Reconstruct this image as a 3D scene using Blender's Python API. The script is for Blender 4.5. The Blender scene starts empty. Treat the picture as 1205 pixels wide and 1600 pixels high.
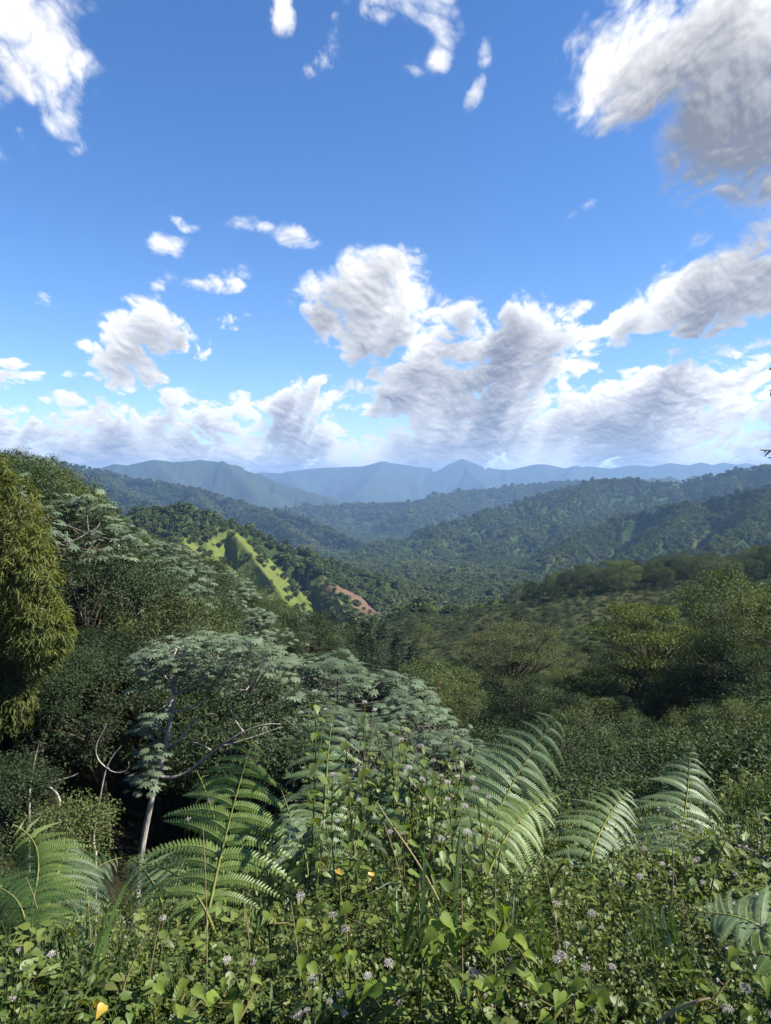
import bpy, math, random
import numpy as np
from mathutils import Vector, Matrix

SC = bpy.context.scene
COL = SC.collection
FPX = 1164.0                      # focal length in photograph pixels (1205 x 1600)
CX, HY = 602.5, 760.0             # photograph's centre column and eye-level row
EYE = 1.7

# ------------------------------------------------------------------ camera
cam_data = bpy.data.cameras.new('camera')
cam_data.sensor_fit = 'VERTICAL'
cam_data.sensor_height = 24.0
cam_data.lens = 24.0 * FPX / 1600.0
cam_data.shift_y = -(800.0 - HY) / 1600.0
cam_data.clip_start = 0.05
cam_data.clip_end = 60000.0
cam = bpy.data.objects.new('camera', cam_data)
COL.objects.link(cam)
cam.location = (0, 0, EYE)
cam.rotation_euler = (math.radians(90), 0, 0)
SC.camera = cam

# ------------------------------------------------------------------ light
SUN_AZ, SUN_EL = math.radians(98.0), math.radians(42.0)      # az measured from +Y towards +X
SUN_DIR = Vector((math.sin(SUN_AZ) * math.cos(SUN_EL), math.cos(SUN_AZ) * math.cos(SUN_EL), math.sin(SUN_EL)))
sun_data = bpy.data.lights.new('sun', 'SUN')
sun_data.energy = 4.0
sun_data.angle = math.radians(0.8)
sun_data.color = (1.0, 0.93, 0.80)
sun = bpy.data.objects.new('sun', sun_data)
COL.objects.link(sun)
sun.rotation_euler = SUN_DIR.to_track_quat('Z', 'Y').to_euler()

vs = SC.view_settings
vs.view_transform = 'Standard'
vs.look = 'None'
vs.gamma = 1.0
vs.use_curve_mapping = False
vs.exposure = 1.6
cy = SC.cycles
cy.max_bounces = 6
cy.diffuse_bounces = 4
cy.glossy_bounces = 2
cy.transmission_bounces = 3
cy.transparent_max_bounces = 6
cy.volume_bounces = 0
cy.sample_clamp_indirect = 6.0
cy.use_adaptive_sampling = True
cy.adaptive_threshold = 0.01
cy.use_denoising = True

SKY_STRENGTH, SKY_SAT, CLOUD_STRENGTH = 0.066, 1.24, 0.37
world = bpy.data.worlds.new('World')
SC.world = world
world.use_nodes = True
world.cycles.sampling_method = 'MANUAL'
world.cycles.sample_map_resolution = 512


class NT:
    """Small helper to write node graphs."""
    def __init__(self, tree):
        self.t = tree
        self.n = tree.nodes
        self.l = tree.links

    def node(self, kind, **kw):
        nd = self.n.new(kind)
        for k, v in kw.items():
            setattr(nd, k, v)
        return nd

    def put(self, sock, v):
        if v is None:
            return
        if isinstance(v, bpy.types.NodeSocket):
            self.l.new(v, sock)
        else:
            sock.default_value = v

    def math(self, op, a, b=None, c=None, clamp=False):
        nd = self.node('ShaderNodeMath', operation=op, use_clamp=clamp)
        for i, v in enumerate((a, b, c)):
            self.put(nd.inputs[i], v)
        return nd.outputs[0]

    def vec(self, op, a, b=None, scale=None):
        nd = self.node('ShaderNodeVectorMath', operation=op)
        self.put(nd.inputs[0], a)
        self.put(nd.inputs[1], b)
        if scale is not None:
            self.put(nd.inputs['Scale'], scale)
        return nd.outputs['Value'] if op in ('DOT_PRODUCT', 'LENGTH') else nd.outputs[0]

    def noise(self, v, scale, detail=4, rough=0.5, dist=0.0, lac=2.0, color=False):
        nd = self.node('ShaderNodeTexNoise')
        self.put(nd.inputs['Vector'], v)
        nd.inputs['Scale'].default_value = scale
        nd.inputs['Detail'].default_value = detail
        nd.inputs['Roughness'].default_value = rough
        nd.inputs['Lacunarity'].default_value = lac
        nd.inputs['Distortion'].default_value = dist
        return nd.outputs['Color'] if color else nd.outputs['Fac']

    def remap(self, v, a, b, c=0.0, d=1.0, smooth=True):
        nd = self.node('ShaderNodeMapRange')
        nd.interpolation_type = 'SMOOTHSTEP' if smooth else 'LINEAR'
        nd.clamp = True
        for i, x in enumerate((v, a, b, c, d)):
            self.put(nd.inputs[i], x)
        return nd.outputs[0]

    def mix(self, fac, a, b, mode='MIX'):
        nd = self.node('ShaderNodeMix', data_type='RGBA', blend_type=mode)
        self.put(nd.inputs[0], fac)
        for s, v in ((nd.inputs[6], a), (nd.inputs[7], b)):
            self.put(s, (*v, 1.0) if isinstance(v, (tuple, list)) and len(v) == 3 else v)
        return nd.outputs[2]


def pix_dir(px, py):
    return Vector(((px - CX) / FPX, 1.0, (HY - py) / FPX)).normalized()


# ------------------------------------------------------------------ numeric noise
_rng = np.random.default_rng(7)
_PERM = _rng.permutation(256).astype(np.int32)
_PERM = np.concatenate([_PERM, _PERM, _PERM])
_G3 = _rng.normal(size=(256, 3))
_G3 = (_G3 / np.linalg.norm(_G3, axis=1)[:, None]).astype(np.float32)


def gnoise(x, y, z):
    """Gradient noise in three dimensions, about -0.7..0.7."""
    x = np.asarray(x, np.float32); y = np.asarray(y, np.float32); z = np.asarray(z, np.float32)
    xf, yf, zf = np.floor(x), np.floor(y), np.floor(z)
    xi, yi, zi = (xf.astype(np.int32) & 255), (yf.astype(np.int32) & 255), (zf.astype(np.int32) & 255)
    x, y, z = x - xf, y - yf, z - zf
    u, v, w = [t * t * t * (t * (t * 6 - 15) + 10) for t in (x, y, z)]
    res = 0.0
    for i in (0, 1):
        pi = _PERM[xi + i]
        wu = u if i else 1 - u
        for j in (0, 1):
            pj = _PERM[pi + yi + j]
            wv = wu * (v if j else 1 - v)
            for k in (0, 1):
                g = _G3[_PERM[pj + zi + k]]
                res = res + wv * (w if k else 1 - w) * (g[..., 0] * (x - i) + g[..., 1] * (y - j) + g[..., 2] * (z - k))
    return res


def fbm(p, octaves, rough=0.5, lac=2.03, mode=0):
    """mode 0: plain, 1: billow (round lobes, sharp creases), 2: ridged."""
    x, y, z = p
    a, s, t = 1.0, 0.0, 0.0
    for o in range(octaves):
        n = gnoise(x + 17.3 * o, y - 9.1 * o, z + 4.7 * o)
        if mode == 1:
            n = np.abs(n) * 2.0 - 0.5
        elif mode == 2:
            n = 0.5 - np.abs(n) * 2.0
        s = s + a * n
        t += a
        a *= rough
        x, y, z = x * lac, y * lac, z * lac
    return s / t


def sstep(a, b, x):
    t = np.clip((x - a) / (b - a), 0, 1)
    return t * t * (3 - 2 * t)


# px, py, half width, half height, tilt, weight  (photograph pixels turned into directions)
CLOUDS = [
    (20, 60, 120, 120, -35, 0.95), (90, 165, 75, 45, -50, 0.55), (10, 200, 60, 70, -30, 0.40), (0, 0, 80, 90, 0, 1.0),
    (525, 62, 68, 36, 55, 0.50), (590, 5, 100, 34, 0, 0.6), (680, 15, 48, 36, -60, 0.42), (432, 15, 20, 36, -10, 0.30),
    (660, 98, 36, 15, 35, 0.28), (765, 62, 20, 36, -20, 0.28), (730, 145, 30, 20, 45, 0.34),
    (1090, 40, 200, 110, 15, 1.1), (1000, 100, 120, 60, 15, 0.8), (1180, 200, 130, 120, 0, 1.1), (1215, 80, 150, 180, 0, 1.2),
    (1150, 300, 60, 60, 0, 0.6),
    (1130, 440, 150, 70, 28, 1.2), (990, 505, 120, 36, 24, 0.9), (1210, 400, 120, 90, 0, 1.2),
    (925, 322, 28, 10, 20, 0.30), (1040, 290, 20, 14, 40, 0.15),
    (575, 475, 112, 82, 5, 1.2), (610, 415, 75, 40, 10, 0.85),
    (800, 535, 105, 80, 15, 1.05), (690, 590, 100, 60, 20, 0.95), (860, 490, 56, 32, 10, 0.75),
    (240, 525, 85, 60, 15, 1.0), (180, 565, 40, 30, 0, 0.6), (130, 580, 24, 9, 0, 0.30),
    (435, 368, 76, 17, -12, 0.55), (265, 340, 36, 8, -15, 0.30), (250, 380, 34, 18, 0, 0.14), (330, 440, 76, 20, 10, 0.28),
    (370, 502, 46, 17, 8, 0.38), (265, 440, 28, 20, 0, 0.30), (68, 482, 18, 12, 0, 0.28), (10, 588, 58, 32, -10, 0.8),
    (480, 645, 120, 44, 15, 0.85), (330, 645, 100, 36, 0, 0.8), (620, 620, 120, 50, 20, 0.85), (285, 620, 45, 26, 0, 0.6),
    (1000, 615, 120, 42, 0, 0.85), (1150, 600, 120, 48, 5, 0.9), (900, 570, 80, 22, 20, 0.25), (100, 660, 170, 42, 0, 0.85),
    (1150, 545, 80, 28, 8, 0.45), (70, 640, 60, 26, 0, 0.6),
]


def cloud_cover(D):
    """Cloud thickness for unit directions D (h, w, 3): placed masses, a bank along the
    horizon and open cover of the same sort over the rest of the dome."""
    x, y, z = D[..., 0], D[..., 1], D[..., 2]
    zc = np.maximum(z, -0.02)
    s = 1.55 / (zc + 0.22) ** 0.62
    P = [x * s, y * s * 0.55, z * s * 1.5]
    wx = fbm([c * 2.3 for c in P], 4, 0.55)
    wy = fbm([c * 2.3 + 31.7 for c in P], 4, 0.55)
    W = [P[0] + 0.20 * wx, P[1] + 0.10 * wx, P[2] + 0.20 * wy]
    f = fbm([c * 3.6 for c in W], 9, 0.54)
    b = fbm([c * 6.2 + 11.0 for c in W], 7, 0.60, mode=1)
    low = sstep(0.26, 0.10, z)
    rough = (2.2 + 0.8 * low) * f + (2.0 + 0.6 * low) * (b + 0.10)
    # the placed masses, their outlines bent by the warp
    d1 = fbm([x * 11, y * 11, z * 11], 5, 0.55)
    d2 = fbm([x * 11 + 50, y * 11, z * 11], 5, 0.55)
    DW = np.stack([x + 0.055 * d1, y, z + 0.045 * d2], -1)
    mask = np.full(x.shape, -1.6, np.float32)
    for (px, py, rx, ry, rot, w) in CLOUDS:
        c = pix_dir(px, py)
        r = Vector((c.y, -c.x, 0)).normalized()
        u = r.cross(c).normalized()
        ca, sa = math.cos(math.radians(rot)), math.sin(math.radians(rot))
        U = np.array((r * ca + u * sa) * (FPX / (rx * c.y)))
        V = np.array((u * ca - r * sa) * (FPX / (ry * c.y)))
        q = DW - np.array(c)
        w = w + (0.12 if w < 0.6 else 0.0)
        m = w + 0.12 - ((q @ U) ** 2 + (q @ V) ** 2) * (w + 0.25) * 0.72
        m = np.where(DW @ np.array(c) > 0, m, -1.6)
        k = 0.22
        h = np.clip(0.5 + 0.5 * (mask - m) / k, 0, 1)
        mask = m * (1 - h) + mask * h + k * h * (1 - h)
    el = z + 0.09 * fbm([x * 6.5, y * 6.5, z * 6.5 + 9], 3)
    lift = 0.055 * sstep(-0.12, 0.22, np.arctan2(x, y)) * (y > 0)
    bank = 1.05 - 2.65 * sstep(0.062, 0.135, el - lift)
    mask = np.maximum(mask, bank)
    # beyond the placed masses
    az = np.abs(np.arctan2(x, y))
    away = np.maximum(sstep(0.50, 0.72, az), sstep(0.52, 0.66, z))
    cover = 6.0 * (fbm([c * 1.15 + 3.0 for c in P], 3) - 0.10)
    mask = np.maximum(mask, np.where(away > 0, np.clip(cover, -1.6, 1.2) * away - 1.6 * (1 - away), -1.6))
    mid = 1.25 * fbm([c * 3.4 + 70.0 for c in W], 6, 0.55) - 0.55 * (b - 0.05)
    return mask + rough * (0.75 + 0.25 * sstep(-0.2, 0.6, mask)), mid, 0.55 * b + 0.6 * fbm([c * 7.5 + 23.0 for c in W], 5, 0.5, mode=1)


def cloud_patch(w, h, az0, az1, el0, el1):
    """Opacity and sunlight of the clouds over a patch of sky, as two arrays."""
    az = np.linspace(az0, az1, w, dtype=np.float32)[None, :].repeat(h, 0)
    el = np.linspace(el0, el1, h, dtype=np.float32)[:, None].repeat(w, 1)
    D = np.stack([np.sin(az) * np.cos(el), np.cos(az) * np.cos(el), np.sin(el)], -1)
    d, mid, lobe = cloud_cover(D)
    alpha = sstep(-0.06, 0.42 + 0.55 * sstep(0.16, 0.34, el), d)
    n = np.clip(d, 0, 1.0) * np.clip(0.54 + 3.4 * mid, 0.03, 2.2)
    # light reaching each spot: march through the cover towards the sun
    ga, ge = np.clip(SUN_AZ - az, -0.35, 0.35), 0.75 - 0.3 * el
    ln = np.sqrt(ga * ga + ge * ge) + 1e-6
    ga, ge = ga / ln, ge / ln
    iy, ix = np.mgrid[0:h, 0:w].astype(np.float32)
    sx, sy = w / (az1 - az0), h / (el1 - el0)
    tau = 0.30 * n
    prev = 0.0
    persp = (np.sin(np.maximum(el, 0)) + 0.24) / 0.6
    for r, wt in ((0.006, 0.05), (0.012, 0.07), (0.02, 0.09), (0.03, 0.11), (0.044, 0.13), (0.062, 0.15), (0.085, 0.16), (0.115, 0.14)):
        jx = np.clip(ix + ga * r * persp * sx, 0, w - 1).astype(np.int32)
        jy = np.clip(iy + ge * r * persp * sy, 0, h - 1).astype(np.int32)
        tau = tau + wt * n[jy, jx] * 1.5
    tau = tau * (1 - 0.38 * sstep(0.30, 0.48, el)) * (1 - 0.30 * sstep(0.20, 0.08, el))
    # slope of the cover facing the sun or not
    r = 0.007
    jx = np.clip(ix + ga * r * persp * sx, 0, w - 1).astype(np.int32)
    jy = np.clip(iy + ge * r * persp * sy, 0, h - 1).astype(np.int32)
    relief = np.clip(d - d[jy, jx], -0.8, 0.8)
    lobes = np.clip(lobe - lobe[jy, jx], -0.35, 0.35)
    lit = 1.40 * np.exp(-1.5 * tau) + (0.20 * relief + 0.42 * lobes) * sstep(0.1, 0.8, d) + 0.18 * lobe * sstep(0.1, 0.8, d)
    near_sun = np.exp(-((np.arccos(np.clip(D @ np.array(SUN_DIR), -1, 1)) / 0.55) ** 2))
    lit = lit * (1 + 0.25 * near_sun) + 0.22 * near_sun
    return alpha.astype(np.float32), np.clip(lit, 0, 1.15).astype(np.float32)


def sky_image(name, a, l):
    h, w = a.shape
    im = bpy.data.images.new(name, w, h, alpha=False, float_buffer=True)
    im.colorspace_settings.name = 'Non-Color'
    px = np.ones((h, w, 4), np.float32)
    px[..., 0], px[..., 1], px[..., 2] = a, l, 0
    im.pixels.foreach_set(px.ravel())
    im.update()
    return im


def build_world():
    R = math.radians
    k = NT(world.node_tree)
    k.n.clear()
    out = k.node('ShaderNodeOutputWorld')
    D = k.node('ShaderNodeTexCoord').outputs['Generated']
    sky = k.node('ShaderNodeTexSky', sky_type='NISHITA')
    sky.sun_disc = False
    sky.sun_elevation = SUN_EL
    sky.sun_rotation = SUN_AZ
    sky.altitude = 600.0
    sky.air_density = 1.0
    sky.dust_density = 0.05
    sky.ozone_density = 3.0
    hs = k.node('ShaderNodeHueSaturation')
    hs.inputs['Saturation'].default_value = SKY_SAT
    hs.inputs['Hue'].default_value = 0.508
    k.put(hs.inputs['Color'], sky.outputs[0])
    bg_sky = k.node('ShaderNodeBackground')
    k.put(bg_sky.inputs['Color'], hs.outputs[0])
    bg_sky.inputs['Strength'].default_value = SKY_STRENGTH
    sep = k.node('ShaderNodeSeparateXYZ')
    k.put(sep.inputs[0], D)
    az = k.math('ARCTAN2', sep.outputs[0], sep.outputs[1])
    el = k.math('ARCSINE', sep.outputs[2])

    def layer(name, w, h, a0, a1, e0, e1):
        im = sky_image(name, *cloud_patch(w, h, a0, a1, e0, e1))
        u = k.math('DIVIDE', k.math('SUBTRACT', az, a0), a1 - a0)
        v = k.math('DIVIDE', k.math('SUBTRACT', el, e0), e1 - e0)
        cb = k.node('ShaderNodeCombineXYZ')
        k.put(cb.inputs[0], u)
        k.put(cb.inputs[1], v)
        tx = k.node('ShaderNodeTexImage', image=im, extension='EXTEND', interpolation='Linear')
        k.put(tx.inputs[0], cb.outputs[0])
        return tx.outputs['Color'], u, v
    dome, _, _ = layer('cloud_dome', 900, 240, -math.pi, math.pi, R(-2), R(90))
    front, u, v = layer('cloud_front', 1360, 850, R(-34), R(34), R(-1.5), R(39))
    eu = k.math('MINIMUM', k.remap(u, 0.0, 0.05), k.remap(u, 0.95, 1.0, 1.0, 0.0))
    fac = k.math('MULTIPLY', eu, k.remap(v, 0.94, 1.0, 1.0, 0.0))
    both = k.mix(fac, dome, front)
    sc = k.node('ShaderNodeSeparateColor')
    k.put(sc.inputs[0], both)
    col = k.mix(sc.outputs[1], (0.23, 0.25, 0.305), (1.10, 1.09, 1.07))
    bg_c = k.node('ShaderNodeBackground')
    k.put(bg_c.inputs['Color'], col)
    bg_c.inputs['Strength'].default_value = CLOUD_STRENGTH
    mx = k.node('ShaderNodeMixShader')
    k.put(mx.inputs[0], sc.outputs[0])
    k.l.new(bg_sky.outputs[0], mx.inputs[1])
    k.l.new(bg_c.outputs[0], mx.inputs[2])
    k.l.new(mx.outputs[0], out.inputs['Surface'])


build_world()

# ------------------------------------------------------------------ small helpers
RNG = np.random.default_rng(11)
rnd = random.Random(5)


def W3(px, py, d):
    """Place of a photograph pixel at a distance d metres ahead."""
    return np.array([d * (px - CX) / FPX, d, EYE + d * (HY - py) / FPX])


def tag(o, label=None, cat=None, group=None, kind=None):
    for k, v in (('label', label), ('category', cat), ('group', group), ('kind', kind)):
        if v:
            o[k] = v
    return o


def link(name, data, parent=None, loc=(0, 0, 0)):
    o = bpy.data.objects.new(name, data)
    COL.objects.link(o)
    o.location = loc
    if parent is not None:
        o.parent = parent
    return o


def empty(name, loc, rz=0.0, s=1.0):
    o = bpy.data.objects.new(name, None)
    o.empty_display_size = 0.2
    COL.objects.link(o)
    o.location = loc
    o.rotation_euler = (0, 0, rz)
    o.scale = (s, s, s)
    return o


class MB:
    """Collects vertices and faces; build() makes one mesh of them."""
    def __init__(self):
        self.v, self.f3, self.f4, self.r3, self.r4, self.n = [], [], [], [], [], 0

    def add(self, v, tris=None, quads=None, r3=0.5, r4=0.5):
        v = np.asarray(v, np.float32).reshape(-1, 3)
        for f, fl, rl, r, k in ((tris, self.f3, self.r3, r3, 3), (quads, self.f4, self.r4, r4, 4)):
            if f is not None and len(f):
                f = np.asarray(f, np.int32).reshape(-1, k) + self.n
                fl.append(f)
                rl.append(np.broadcast_to(np.asarray(r, np.float32), (len(f),)))
        self.v.append(v)
        self.n += len(v)

    def scatter(self, tv, tf, mats, pos, r=None):
        """Copies of a triangle template tv, tf under matrices mats (n,3,3) at pos (n,3)."""
        n, m = len(pos), len(tv)
        V = np.einsum('nij,mj->nmi', mats, tv) + pos[:, None, :]
        F = (np.asarray(tf, np.int32)[None] + (np.arange(n, dtype=np.int32) * m)[:, None, None]).reshape(-1, 3)
        if r is None:
            r = RNG.random(n)
        self.add(V.reshape(-1, 3), tris=F, r3=np.repeat(r, len(tf)))

    def tube(self, pts, radii, sides=6, r=0.5):
        pts = np.asarray(pts, float)
        n = len(pts)
        t = np.gradient(pts, axis=0)
        t /= np.linalg.norm(t, axis=1)[:, None] + 1e-9
        ref = np.array([0.31, 0.87, 0.12]) if abs(t[0][2]) > 0.6 else np.array([0.05, 0.1, 1.0])
        a = np.cross(t, ref)
        a /= np.linalg.norm(a, axis=1)[:, None] + 1e-9
        b = np.cross(t, a)
        ang = np.arange(sides) / sides * 2 * math.pi
        rad = np.broadcast_to(np.asarray(radii, float), (n,))
        V = pts[:, None, :] + rad[:, None, None] * (np.cos(ang)[None, :, None] * a[:, None, :] + np.sin(ang)[None, :, None] * b[:, None, :])
        q = []
        for i in range(n - 1):
            for j in range(sides):
                j2 = (j + 1) % sides
                q.append((i * sides + j, i * sides + j2, (i + 1) * sides + j2, (i + 1) * sides + j))
        self.add(V.reshape(-1, 3), quads=q, r4=r)

    def mesh(self, name, mat, smooth=False):
        me = bpy.data.meshes.new(name)
        v = np.concatenate(self.v) if self.v else np.zeros((0, 3), np.float32)
        f3 = np.concatenate(self.f3) if self.f3 else np.zeros((0, 3), np.int32)
        f4 = np.concatenate(self.f4) if self.f4 else np.zeros((0, 4), np.int32)
        rr = np.concatenate([np.concatenate(x) for x in (self.r3, self.r4) if x]) if (self.r3 or self.r4) else np.zeros(0)
        me.vertices.add(len(v))
        me.vertices.foreach_set('co', v.ravel())
        loops = np.concatenate([f3.ravel(), f4.ravel()])
        me.loops.add(len(loops))
        me.loops.foreach_set('vertex_index', loops)
        tot = np.concatenate([np.full(len(f3), 3), np.full(len(f4), 4)]).astype(np.int32)
        me.polygons.add(len(tot))
        me.polygons.foreach_set('loop_start', (np.cumsum(tot) - tot).astype(np.int32))
        if smooth:
            me.polygons.foreach_set('use_smooth', np.ones(len(tot), bool))
        at = me.attributes.new('tone', 'FLOAT', 'FACE')
        at.data.foreach_set('value', rr.astype(np.float32))
        me.update()
        me.validate()
        me.materials.append(mat)
        return me


def unit(v):
    return v / (np.linalg.norm(v, axis=-1, keepdims=True) + 1e-9)


def frames(y, z, scale):
    """Rotation matrices with column 1 along y and column 2 near z, times scale."""
    y = unit(np.asarray(y, float))
    x = unit(np.cross(y, z))
    zz = np.cross(x, y)
    m = np.stack([x, y, zz], -1)
    return m * np.asarray(scale).reshape(-1, 1, 1)


def curve_pts(p0, p1, n=6, bow=(0, 0, 0)):
    t = np.linspace(0, 1, n)[:, None]
    return np.asarray(p0) * (1 - t) + np.asarray(p1) * t + 4 * t * (1 - t) * np.asarray(bow)


# ------------------------------------------------------------------ materials
def mat_new(name):
    m = bpy.data.materials.new(name)
    m.use_nodes = True
    m.node_tree.nodes.clear()
    k = NT(m.node_tree)
    return m, k, k.node('ShaderNodeOutputMaterial')


def leaf_mat(name, c1, c2, trans=0.35, gloss=0.06, rough=0.45, tcol=None, spread=0.35, patch=None, mottle=0.0, each=0.3):
    """Leaf colour between c1 and c2 from leaf to leaf and plant to plant; lets light through."""
    m, k, out = mat_new(name)
    at = k.node('ShaderNodeAttribute', attribute_name='tone')
    oi = k.node('ShaderNodeObjectInfo')
    f = k.math('ADD', k.math('MULTIPLY', at.outputs['Fac'], 0.6), k.math('MULTIPLY', oi.outputs['Random'], 0.4), clamp=True)
    col = k.mix(f, c1, c2)
    v = k.math('ADD', 1 - spread / 2, k.math('MULTIPLY', k.math('FRACT', k.math('MULTIPLY', at.outputs['Fac'], 7.31)), spread))
    if patch:
        pn = k.noise(oi.outputs['Location'], 0.011, 4, 0.6)
        col = k.mix(k.remap(pn, 0.46, 0.66), col, patch)
    if mottle:
        tc = k.node('ShaderNodeTexCoord')
        mn = k.noise(tc.outputs['Object'], 5.0, 4, 0.65)
        v = k.math('MULTIPLY', v, k.math('ADD', 1.0 - mottle * 0.5, k.math('MULTIPLY', mn, mottle)))
    v = k.math('MULTIPLY', v, k.math('ADD', 1.0 - each / 2, k.math('MULTIPLY', k.math('FRACT', k.math('MULTIPLY', oi.outputs['Random'], 13.7)), each)))
    br = k.node('ShaderNodeHueSaturation')
    k.put(br.inputs['Color'], col)
    k.put(br.inputs['Value'], v)
    col = br.outputs[0]
    df = k.node('ShaderNodeBsdfDiffuse')
    k.put(df.inputs['Color'], col)
    tr = k.node('ShaderNodeBsdfTranslucent')
    if tcol is None:
        tcol = (1.25, 1.2, 0.45)
    k.put(tr.inputs['Color'], k.mix(1.0, col, tcol, 'MULTIPLY'))
    mx = k.node('ShaderNodeMixShader')
    mx.inputs[0].default_value = trans
    k.l.new(df.outputs[0], mx.inputs[1])
    k.l.new(tr.outputs[0], mx.inputs[2])
    last = mx.outputs[0]
    if gloss > 0:
        gl = k.node('ShaderNodeBsdfGlossy')
        gl.inputs['Roughness'].default_value = rough
        gl.inputs['Color'].default_value = (0.9, 0.95, 1, 1)
        lw = k.node('ShaderNodeLayerWeight')
        lw.inputs['Blend'].default_value = 0.25
        g2 = k.math('ADD', gloss, k.math('MULTIPLY', lw.outputs['Fresnel'], gloss * 2.5), clamp=True)
        m2 = k.node('ShaderNodeMixShader')
        k.put(m2.inputs[0], g2)
        k.l.new(last, m2.inputs[1])
        k.l.new(gl.outputs[0], m2.inputs[2])
        last = m2.outputs[0]
    k.l.new(last, out.inputs['Surface'])
    return m


def bark_mat(name, c1, c2, scale=6.0):
    m, k, out = mat_new(name)
    tc = k.node('ShaderNodeTexCoord')
    mp = k.node('ShaderNodeMapping')
    mp.inputs['Scale'].default_value = (1, 1, 0.35)
    k.put(mp.inputs[0], tc.outputs['Object'])
    n = k.noise(mp.outputs[0], scale, 5, 0.6)
    b = k.node('ShaderNodeBsdfDiffuse')
    k.put(b.inputs['Color'], k.mix(k.remap(n, 0.35, 0.68), c1, c2))
    bp = k.node('ShaderNodeBump')
    bp.inputs['Strength'].default_value = 0.5
    bp.inputs['Distance'].default_value = 0.03
    k.put(bp.inputs['Height'], n)
    k.l.new(bp.outputs[0], b.inputs['Normal'])
    k.l.new(b.outputs[0], out.inputs['Surface'])
    return m


def flat_mat(name, c1, c2, scale=8.0):
    m, k, out = mat_new(name)
    tc = k.node('ShaderNodeTexCoord')
    n = k.noise(tc.outputs['Object'], scale, 3, 0.5)
    b = k.node('ShaderNodeBsdfDiffuse')
    k.put(b.inputs['Color'], k.mix(n, c1, c2))
    k.l.new(b.outputs[0], out.inputs['Surface'])
    return m


def terrain_mat():
    m, k, out = mat_new('hillside')
    at = k.node('ShaderNodeAttribute', attribute_name='cover')
    geo = k.node('ShaderNodeNewGeometry')
    n1 = k.noise(geo.outputs['Position'], 0.045, 6, 0.62)
    n2 = k.noise(geo.outputs['Position'], 0.6, 4, 0.6)
    v = k.math('ADD', 0.45, k.math('ADD', k.math('MULTIPLY', n1, 0.6), k.math('MULTIPLY', n2, 0.5)))
    hs = k.node('ShaderNodeHueSaturation')
    k.put(hs.inputs['Color'], at.outputs['Color'])
    k.put(hs.inputs['Value'], v)
    b = k.node('ShaderNodeBsdfDiffuse')
    k.put(b.inputs['Color'], hs.outputs[0])
    bp = k.node('ShaderNodeBump')
    bp.inputs['Strength'].default_value = 0.8
    bp.inputs['Distance'].default_value = 6.0
    k.put(bp.inputs['Height'], n1)
    k.l.new(bp.outputs[0], b.inputs['Normal'])
    k.l.new(b.outputs[0], out.inputs['Surface'])
    return m


# ------------------------------------------------------------------ the lie of the land
def _near_points():
    """Ground heights of the near ravine and slopes: column px, distance d -> z."""
    rows = {
        3.0: [(-800, -0.3), (0, -0.55), (300, -0.6), (600, -0.6), (900, -0.55), (1205, -0.5), (2000, -0.1)],
        5.0: [(-700, -0.5), (0, -1.5), (150, -1.75), (300, -1.55), (450, -1.25), (600, -1.15), (900, -1.05), (1205, -0.9), (1900, -0.2)],
        7.0: [(-600, -0.8), (0, -2.9), (150, -3.2), (300, -2.9), (450, -2.2), (600, -1.75), (900, -1.7), (1205, -1.4), (1800, -0.4)],
        10.0: [(-500, -1.4), (0, -4.6), (150, -5.2), (300, -5.2), (600, -4.0), (900, -3.6), (1205, -2.7), (1700, -0.8)],
        20.0: [(-500, -2.0), (-100, -6.0), (100, -10.5), (260, -11.5), (420, -10.5), (600, -9.2), (900, -8.4), (1150, -6.8), (1300, -5.5), (1700, -2.5)],
        35.0: [(-500, 0.0), (-100, -3.0), (0, -5.5), (200, -10.5), (400, -12.5), (600, -13.5), (800, -14.5), (1000, -13.0), (1205, -10.0), (1600, -4.5)],
        60.0: [(-500, 5.0), (-100, 0.5), (0, -2.2), (150, -6.5), (300, -11.5), (500, -17.0), (700, -20.5), (900, -19.0), (1050, -17.0), (1205, -12.5), (1600, -6.0)],
        100.0: [(-500, 8.0), (-100, 0.5), (0, -3.5), (130, -9.0), (250, -15.0), (400, -22.0), (560, -27.5), (700, -30.0), (850, -29.0), (1000, -26.5), (1205, -20.0), (1600, -10.0)],
        180.0: [(-400, 6.0), (0, -12.0), (200, -28.0), (400, -42.0), (560, -43.0), (700, -38.0), (850, -33.5), (1000, -31.0), (1205, -27.0), (1600, -15.0)],
        280.0: [(-400, 0.0), (0, -38.0), (200, -60.0), (400, -66.0), (560, -52.0), (650, -47.0), (760, -44.0), (850, -40.5), (950, -36.0), (1050, -33.0), (1205, -30.0), (1600, -20.0)],
        400.0: [(-400, -30.0), (0, -70.0), (200, -85.0), (400, -86.0), (560, -84.0), (760, -88.0), (950, -86.0), (1205, -80.0), (1600, -60.0)],
        560.0: [(-400, -60.0), (0, -90.0), (600, -95.0), (1205, -100.0), (1600, -90.0)],
    }
    pts = []
    for d, r in rows.items():
        for px, z in r:
            pts.append((d * (px - CX) / FPX, d, z))
    for x, y, z in ((0, 0, 0.0), (-2, 0.5, 0.05), (2, 0.5, 0.05), (-12, 0, 0.6), (12, 0, 0.7), (0, -10, 0.6), (-15, -15, 1.2), (15, -15, 1.5),
                    (0, -40, 2), (-60, -30, 6), (60, -30, 6), (0, -200, -10), (-300, -150, 0), (300, -150, 0), (0, -560, -60), (-500, 0, -10), (500, 0, -20)):
        pts.append((x, y, z))
    return np.array(pts)


_NP = _near_points()


def _lw(x, y):
    """Log-polar-like coordinates so that near ground is finely resolved."""
    r = np.sqrt(x * x + y * y)
    s = np.log1p(r / 3.0) / (r + 1e-6)
    return x * s * 1.6, y * s


def _phi(r2):
    return 0.5 * r2 * np.log(r2 + 1e-9)


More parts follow.
